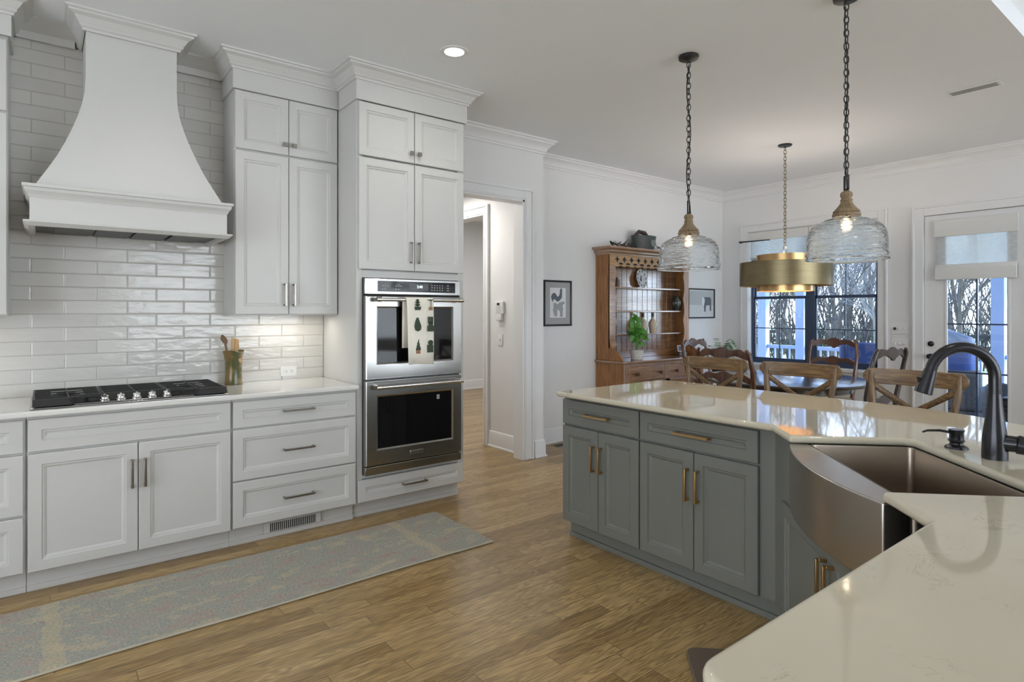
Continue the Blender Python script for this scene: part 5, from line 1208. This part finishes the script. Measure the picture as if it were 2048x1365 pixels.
c = MB(); c.box(0, .004, .02, .05, 0, DZ1); c.box(0, DW, .02, .05, DZ1 - .004, DZ1); c.build('door_gap', M['dark'], dr)
c = MB(); e = .016
c.box(GX0 - .004, GX0 + e, y0 - .006, y0 + .01, GZ0, GZ1); c.box(GX1 - e, GX1 + .004, y0 - .006, y0 + .01, GZ0, GZ1); c.box(GX0, GX1, y0 - .006, y0 + .01, GZ0 - .004, GZ0 + e); c.box(GX0, GX1, y0 - .006, y0 + .01, GZ1 - e, GZ1 + .004)
c.build('glazing_bead', M['trim'], dr, bevel=.002)
c = MB(); xm = (GX0 + GX1) / 2; c.box(xm - .008, xm + .008, y0 + .008, y0 + .036, GZ0, GZ1)
for z in (.772, 1.272, 1.772): c.box(GX0, GX1, y0 + .008, y0 + .036, z - .008, z + .008)
c.build('muntins', M['winfr'], dr)
MB().box(GX0, GX1, y0 + .020, y0 + .024, GZ0, GZ1).build('pane', M['pane'], dr)
MB().lathe([(.001, 0), (.030, 0), (.028, .012), (.020, .016), (.001, .016)], seg=24).build('deadbolt', M['bronze'], dr, loc=(.062, y0, 1.057), rot=(R(90), 0, 0))
MB().lathe([(.001, 0), (.030, 0), (.028, .008), (.012, .014), (.012, .030), (.026, .042), (.028, .056), (.020, .066), (.001, .068)], seg=24).build('door_handle', M['bronze'], dr, loc=(.062, y0, .922), rot=(R(90), 0, 0))
shade_('roman_shade', 'pale woven roman shade mounted on the glazed porch door', (XW + .006, DY1 - .10, 0), .70, 2.365, 2.19, 1.895, 1.735, 0)

# ------------------------------------------------------------------ ceiling vent, floor register
cv = thing('ceiling_vent', 'slim white air vent set in the dining ceiling at the right', 'vent', (5.40, 1.36, CEIL - .001), R(0))
MB().box(-.055, .055, -.16, .16, -.008, 0).build('vent_frame', M['trim'], cv, bevel=.002)
c = MB(); 
for k in range(4): c.box(-.038 + k * .022, -.030 + k * .022, -.14, .14, -.0092, -.0078)
c.build('slats', M['dkgrey'], cv)
fr2 = thing('floor_register', 'dark metal floor register by the dining wall baseboard', 'vent', (4.32, 4.60, .0005), 0)
MB().box(-.15, .15, -.055, .055, 0, .004).build('frame', M['nickel'], fr2, bevel=.001)
c = MB()
for k in range(12): c.box(-.128 + k * .022, -.114 + k * .022, -.04, .04, .0038, .0052)
c.build('slots', M['dark'], fr2)

# ------------------------------------------------------------------ porch and garden
PF = -.12
o = tag(MB().box(XW + .17, 11.0, -3, 9, PF - .15, PF).build('porch_floor', M['deck'], smooth=False), 'grey boarded porch floor outside the dining window', 'porch floor')
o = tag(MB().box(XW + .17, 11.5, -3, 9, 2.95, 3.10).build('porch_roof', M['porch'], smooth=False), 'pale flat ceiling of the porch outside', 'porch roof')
gp = 'square posts holding up the porch roof'
posts = [(5.82, 'white porch post at the far left of the dining window'), (5.12, 'white porch post seen beside the middle mullion of the dining window'), (2.36, 'white porch post seen through the right side of the door glass'), (-.6, 'white porch post beyond the right edge of the view')]
p0 = None
for y, l in posts:
    if p0 is None:
        p0 = thing('porch_post', l, 'post', (10.5, y, PF))
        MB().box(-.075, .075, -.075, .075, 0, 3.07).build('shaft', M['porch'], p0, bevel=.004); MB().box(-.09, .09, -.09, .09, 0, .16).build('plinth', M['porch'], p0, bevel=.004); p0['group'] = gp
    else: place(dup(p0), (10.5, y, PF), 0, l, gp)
def railing(y0, y1, label):
    t = thing('porch_railing', label, 'railing', (10.5, y0, PF)); L = y1 - y0
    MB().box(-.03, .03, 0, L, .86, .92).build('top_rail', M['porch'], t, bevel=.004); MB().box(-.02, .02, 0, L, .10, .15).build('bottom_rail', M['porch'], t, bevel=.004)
    n = int(L / .12); b0 = None
    for k in range(1, n):
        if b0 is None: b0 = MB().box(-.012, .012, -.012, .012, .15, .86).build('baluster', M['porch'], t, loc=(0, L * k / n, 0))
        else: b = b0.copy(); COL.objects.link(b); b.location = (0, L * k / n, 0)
railing(5.20, 5.74, 'short white baluster railing between the two left porch posts')
railing(2.44, 5.04, 'long white baluster railing across the middle of the porch')
railing(-.52, 2.28, 'white baluster railing right of the post seen through the door')
# wicker sofa seen from behind
sf = thing('wicker_sofa', 'blue-cushioned wicker sofa on the porch with its back to the house', 'sofa', (8.55, 2.80, PF), R(90))
MB().box(-.80, .80, -.40, .40, .12, .40).build('seat_frame', M['wicker'], sf, bevel=.03, seg=3)
MB().box(-.80, .80, .26, .40, .40, .86).build('back_frame', M['wicker'], sf, bevel=.04, seg=3)
for s in (-1, 1):
    MB().box(s * .74 - .07, s * .74 + .07, -.40, .30, .38, .64).build('arm', M['wicker'], sf, bevel=.03, seg=3)
    MB().box(s * .34 - .33, s * .34 + .33, -.38, .24, .402, .54).build('seat_cushion', M['cushion'], sf, bevel=.04, seg=3)
    MB().box(s * .36 - .35, s * .36 + .35, .12, .38, .56, 1.12).build('back_cushion', M['cushion'], sf, bevel=.06, seg=3)
for sx_ in (-1, 1):
    for sy_ in (-1, 1): MB().box(sx_ * .72 - .03, sx_ * .72 + .03, sy_ * .34 - .03, sy_ * .34 + .03, 0, .12).build('leg', M['wicker'], sf)
pw = tag(MB().box(-.23, .23, -.07, .07, -.23, .23).build('striped_cushion', M['stripe'], loc=(8.30, 2.35, .96), rot=(0, R(-20), R(80)), bevel=.06, seg=4), 'striped blue and white cushion lying on the porch sofa back', 'cushion')
def warm(label):
    t = thing('wicker_armchair', label, 'armchair')
    MB().lathe([(.001, .10), (.34, .10), (.37, .16), (.38, .30), (.36, .36), (.001, .36)], seg=28).build('seat_base', M['wicker'], t)
    rg = []
    for k in range(21):
        a = R(-20 + 220 * k / 20); r = .37; top = .72 - .16 * abs(math.cos(a)) ** 2
        rg.append([(r * math.cos(a), r * math.sin(a), .30), ((r - .06) * math.cos(a), (r - .06) * math.sin(a), .30), ((r - .06) * math.cos(a), (r - .06) * math.sin(a), top), (r * math.cos(a), r * math.sin(a), top + .01)])
    MB().rings(rg).build('wrap_back', M['wicker'], t, bevel=.02)
    MB().lathe([(.001, .361), (.30, .361), (.31, .40), (.30, .46), (.001, .47)], seg=28).build('seat_cushion', M['cushion'], t)
    for k in range(4):
        a = R(45 + 90 * k); MB().cyl((.26 * math.cos(a), .26 * math.sin(a), 0), (.26 * math.cos(a), .26 * math.sin(a), .11), .022).build('leg', M['wicker'], t)
    return t
w1 = warm('x'); w2 = dup(w1); gw = 'wicker armchairs on the porch'
place(w1, (8.75, 1.72, PF), R(60), 'round-backed wicker armchair at the lower right of the door glass', gw)
place(w2, (9.75, 2.75, PF), R(150), 'round-backed wicker armchair further out on the porch near the railing', gw)
bx = thing('storage_box', 'small black box with pale lettering on the porch by the door', 'box', (7.98, 1.64, PF), R(-90))
MB().box(-.12, .12, -.10, .10, 0, .62).build('body', M['frame'], bx, bevel=.006)
text('CA', 'lettering', .085, M['lettw'], bx, (.02, -.1008, .545), (R(90), 0, 0))
# lawn, fence, trees
tag(MB().box(11.0, 90, -60, 90, -.95, -.70).build('lawn', M['lawn'], smooth=False), 'sunlit winter lawn beyond the porch', 'lawn')
def tree_mesh(seed, H, mat, name='bare_tree'):
    rnd = random.Random(seed); c = MB()
    def br(p, d, L, r, dep):
        n = 3 if dep > 0 else 2; pts = [p]; q = p.copy(); dd = d.copy()
        for k in range(n):
            dd = (dd + Vector((rnd.uniform(-1, 1), rnd.uniform(-1, 1), rnd.uniform(-.3, .7))) * .22).normalized(); q = q + dd * (L / n); pts.append(q.copy())
        c.tube(pts, [r * (1 - .45 * k / n) for k in range(n + 1)], 5 if dep > 3 else 3, cap=False)
        if dep == 0: return
        m = rnd.choice((3, 4)) if dep > 1 else 4
        for k in range(m):
            t_ = rnd.uniform(.35, 1.0) if k else 1.0; i = min(n - 1, int(t_ * n)); f_ = t_ * n - i; s = pts[i].lerp(pts[i + 1], min(1, f_))
            nd = (dd + Vector((rnd.uniform(-1, 1), rnd.uniform(-1, 1), rnd.uniform(-.25, .6))) * .95).normalized()
            br(s, nd, L * rnd.uniform(.60, .82), r * .52, dep - 1)
    br(Vector((0, 0, -.1)), Vector((0, 0, 1)), H * .30, H * .0085, 6)
    return c.build(name, mat, norm=False, smooth=False)
protos = [tree_mesh(11, 9, M['bark']), tree_mesh(12, 8, M['bark2']), tree_mesh(13, 10, M['bark']), tree_mesh(14, 8.5, M['bark'])]
rnd = random.Random(21); k = 0; spots = []
for row, X in enumerate((15.5, 19, 23, 28, 34)):
    n = (6, 8, 10, 12, 14)[row]
    for j in range(n):
        ratio = .17 + (.62 - .17) * (j + rnd.uniform(.15, .85)) / n
        spots.append((X + rnd.uniform(-1, 1), X * ratio, row))
for k, (X, Y, row) in enumerate(spots):
    o = protos[k] if k < 4 else protos[k % 4].copy()
    if k >= 4: COL.objects.link(o)
    o.location = (X, Y, -.72); o.rotation_euler = (0, 0, rnd.uniform(0, 6.28)); s = rnd.uniform(.75, 1.15); o.scale = (s, s, s)
    tag(o, ('bare tree with a pale trunk standing in the winter garden' if k % 4 == 1 else 'bare dark-branched tree standing in the winter garden'), 'tree', 'pale bare trees beyond the porch' if k % 4 == 1 else 'dark bare trees beyond the porch')
fe = thing('garden_fence', 'dark post-and-rail fence running behind the bare trees', 'fence', (26, -6, -.71))
for k in range(17): MB().box(-.06, .06, k * 2.4 - .06, k * 2.4 + .06, 0, 1.35).build('fence_post', M['bark'], fe)
for z in (.35, .75, 1.15): MB().box(.06, .10, 0, 38.4, z, z + .13).build('fence_rail', M['bark'], fe)
rnd = random.Random(41); c = MB()
for k in range(620):
    X = rnd.uniform(21, 36); Y = X * rnd.uniform(.14, .66); h = rnd.uniform(1.5, 5.5); p = Vector((X, Y, -.72)); d = Vector((rnd.uniform(-.25, .25), rnd.uniform(-.25, .25), 1)); pts = [p]
    for j in range(4): d = d + Vector((rnd.uniform(-.2, .2), rnd.uniform(-.2, .2), 0)); p = p + d.normalized() * h / 4; pts.append(p)
    c.tube(pts, [.03, .025, .02, .014, .006], 3, cap=False)
    for j in range(3):
        q = pts[rnd.randint(1, 3)]; c.tube([q, q + Vector((rnd.uniform(-1, 1), rnd.uniform(-1, 1), rnd.uniform(.2, 1.2))) * rnd.uniform(.4, 1.1)], [.012, .004], 3, cap=False)
tag(c.build('brushwood', M['bark'], norm=False, smooth=False), 'dense bare brushwood filling the ground between the winter trees', 'brushwood', kind='stuff')
rnd = random.Random(33)
gh = 'low evergreen shrubs at the garden edge'; h0 = None
for k in range(7):
    X = rnd.uniform(24, 31); Y = X * rnd.uniform(.20, .60)
    if h0 is None:
        c = MB()
        for j in range(420):
            a = rnd.uniform(0, 6.28); zz = rnd.uniform(0, 1); r = rnd.uniform(.4, 1) * math.sqrt(max(.05, 1 - zz * zz)); leaf(c, (r * math.cos(a), r * math.sin(a), zz * 1.1), (math.cos(a), math.sin(a), rnd.uniform(-.3, 1)), .22, .12, .2)
        h0 = c.build('evergreen_shrub', M['hedge'], norm=False); o = h0
    else: o = h0.copy(); COL.objects.link(o)
    o.location = (X, Y, -.7); s = rnd.uniform(.5, .9); o.scale = (s, s, s); tag(o, 'low dark evergreen shrub at the edge of the lawn', 'shrub', gh)
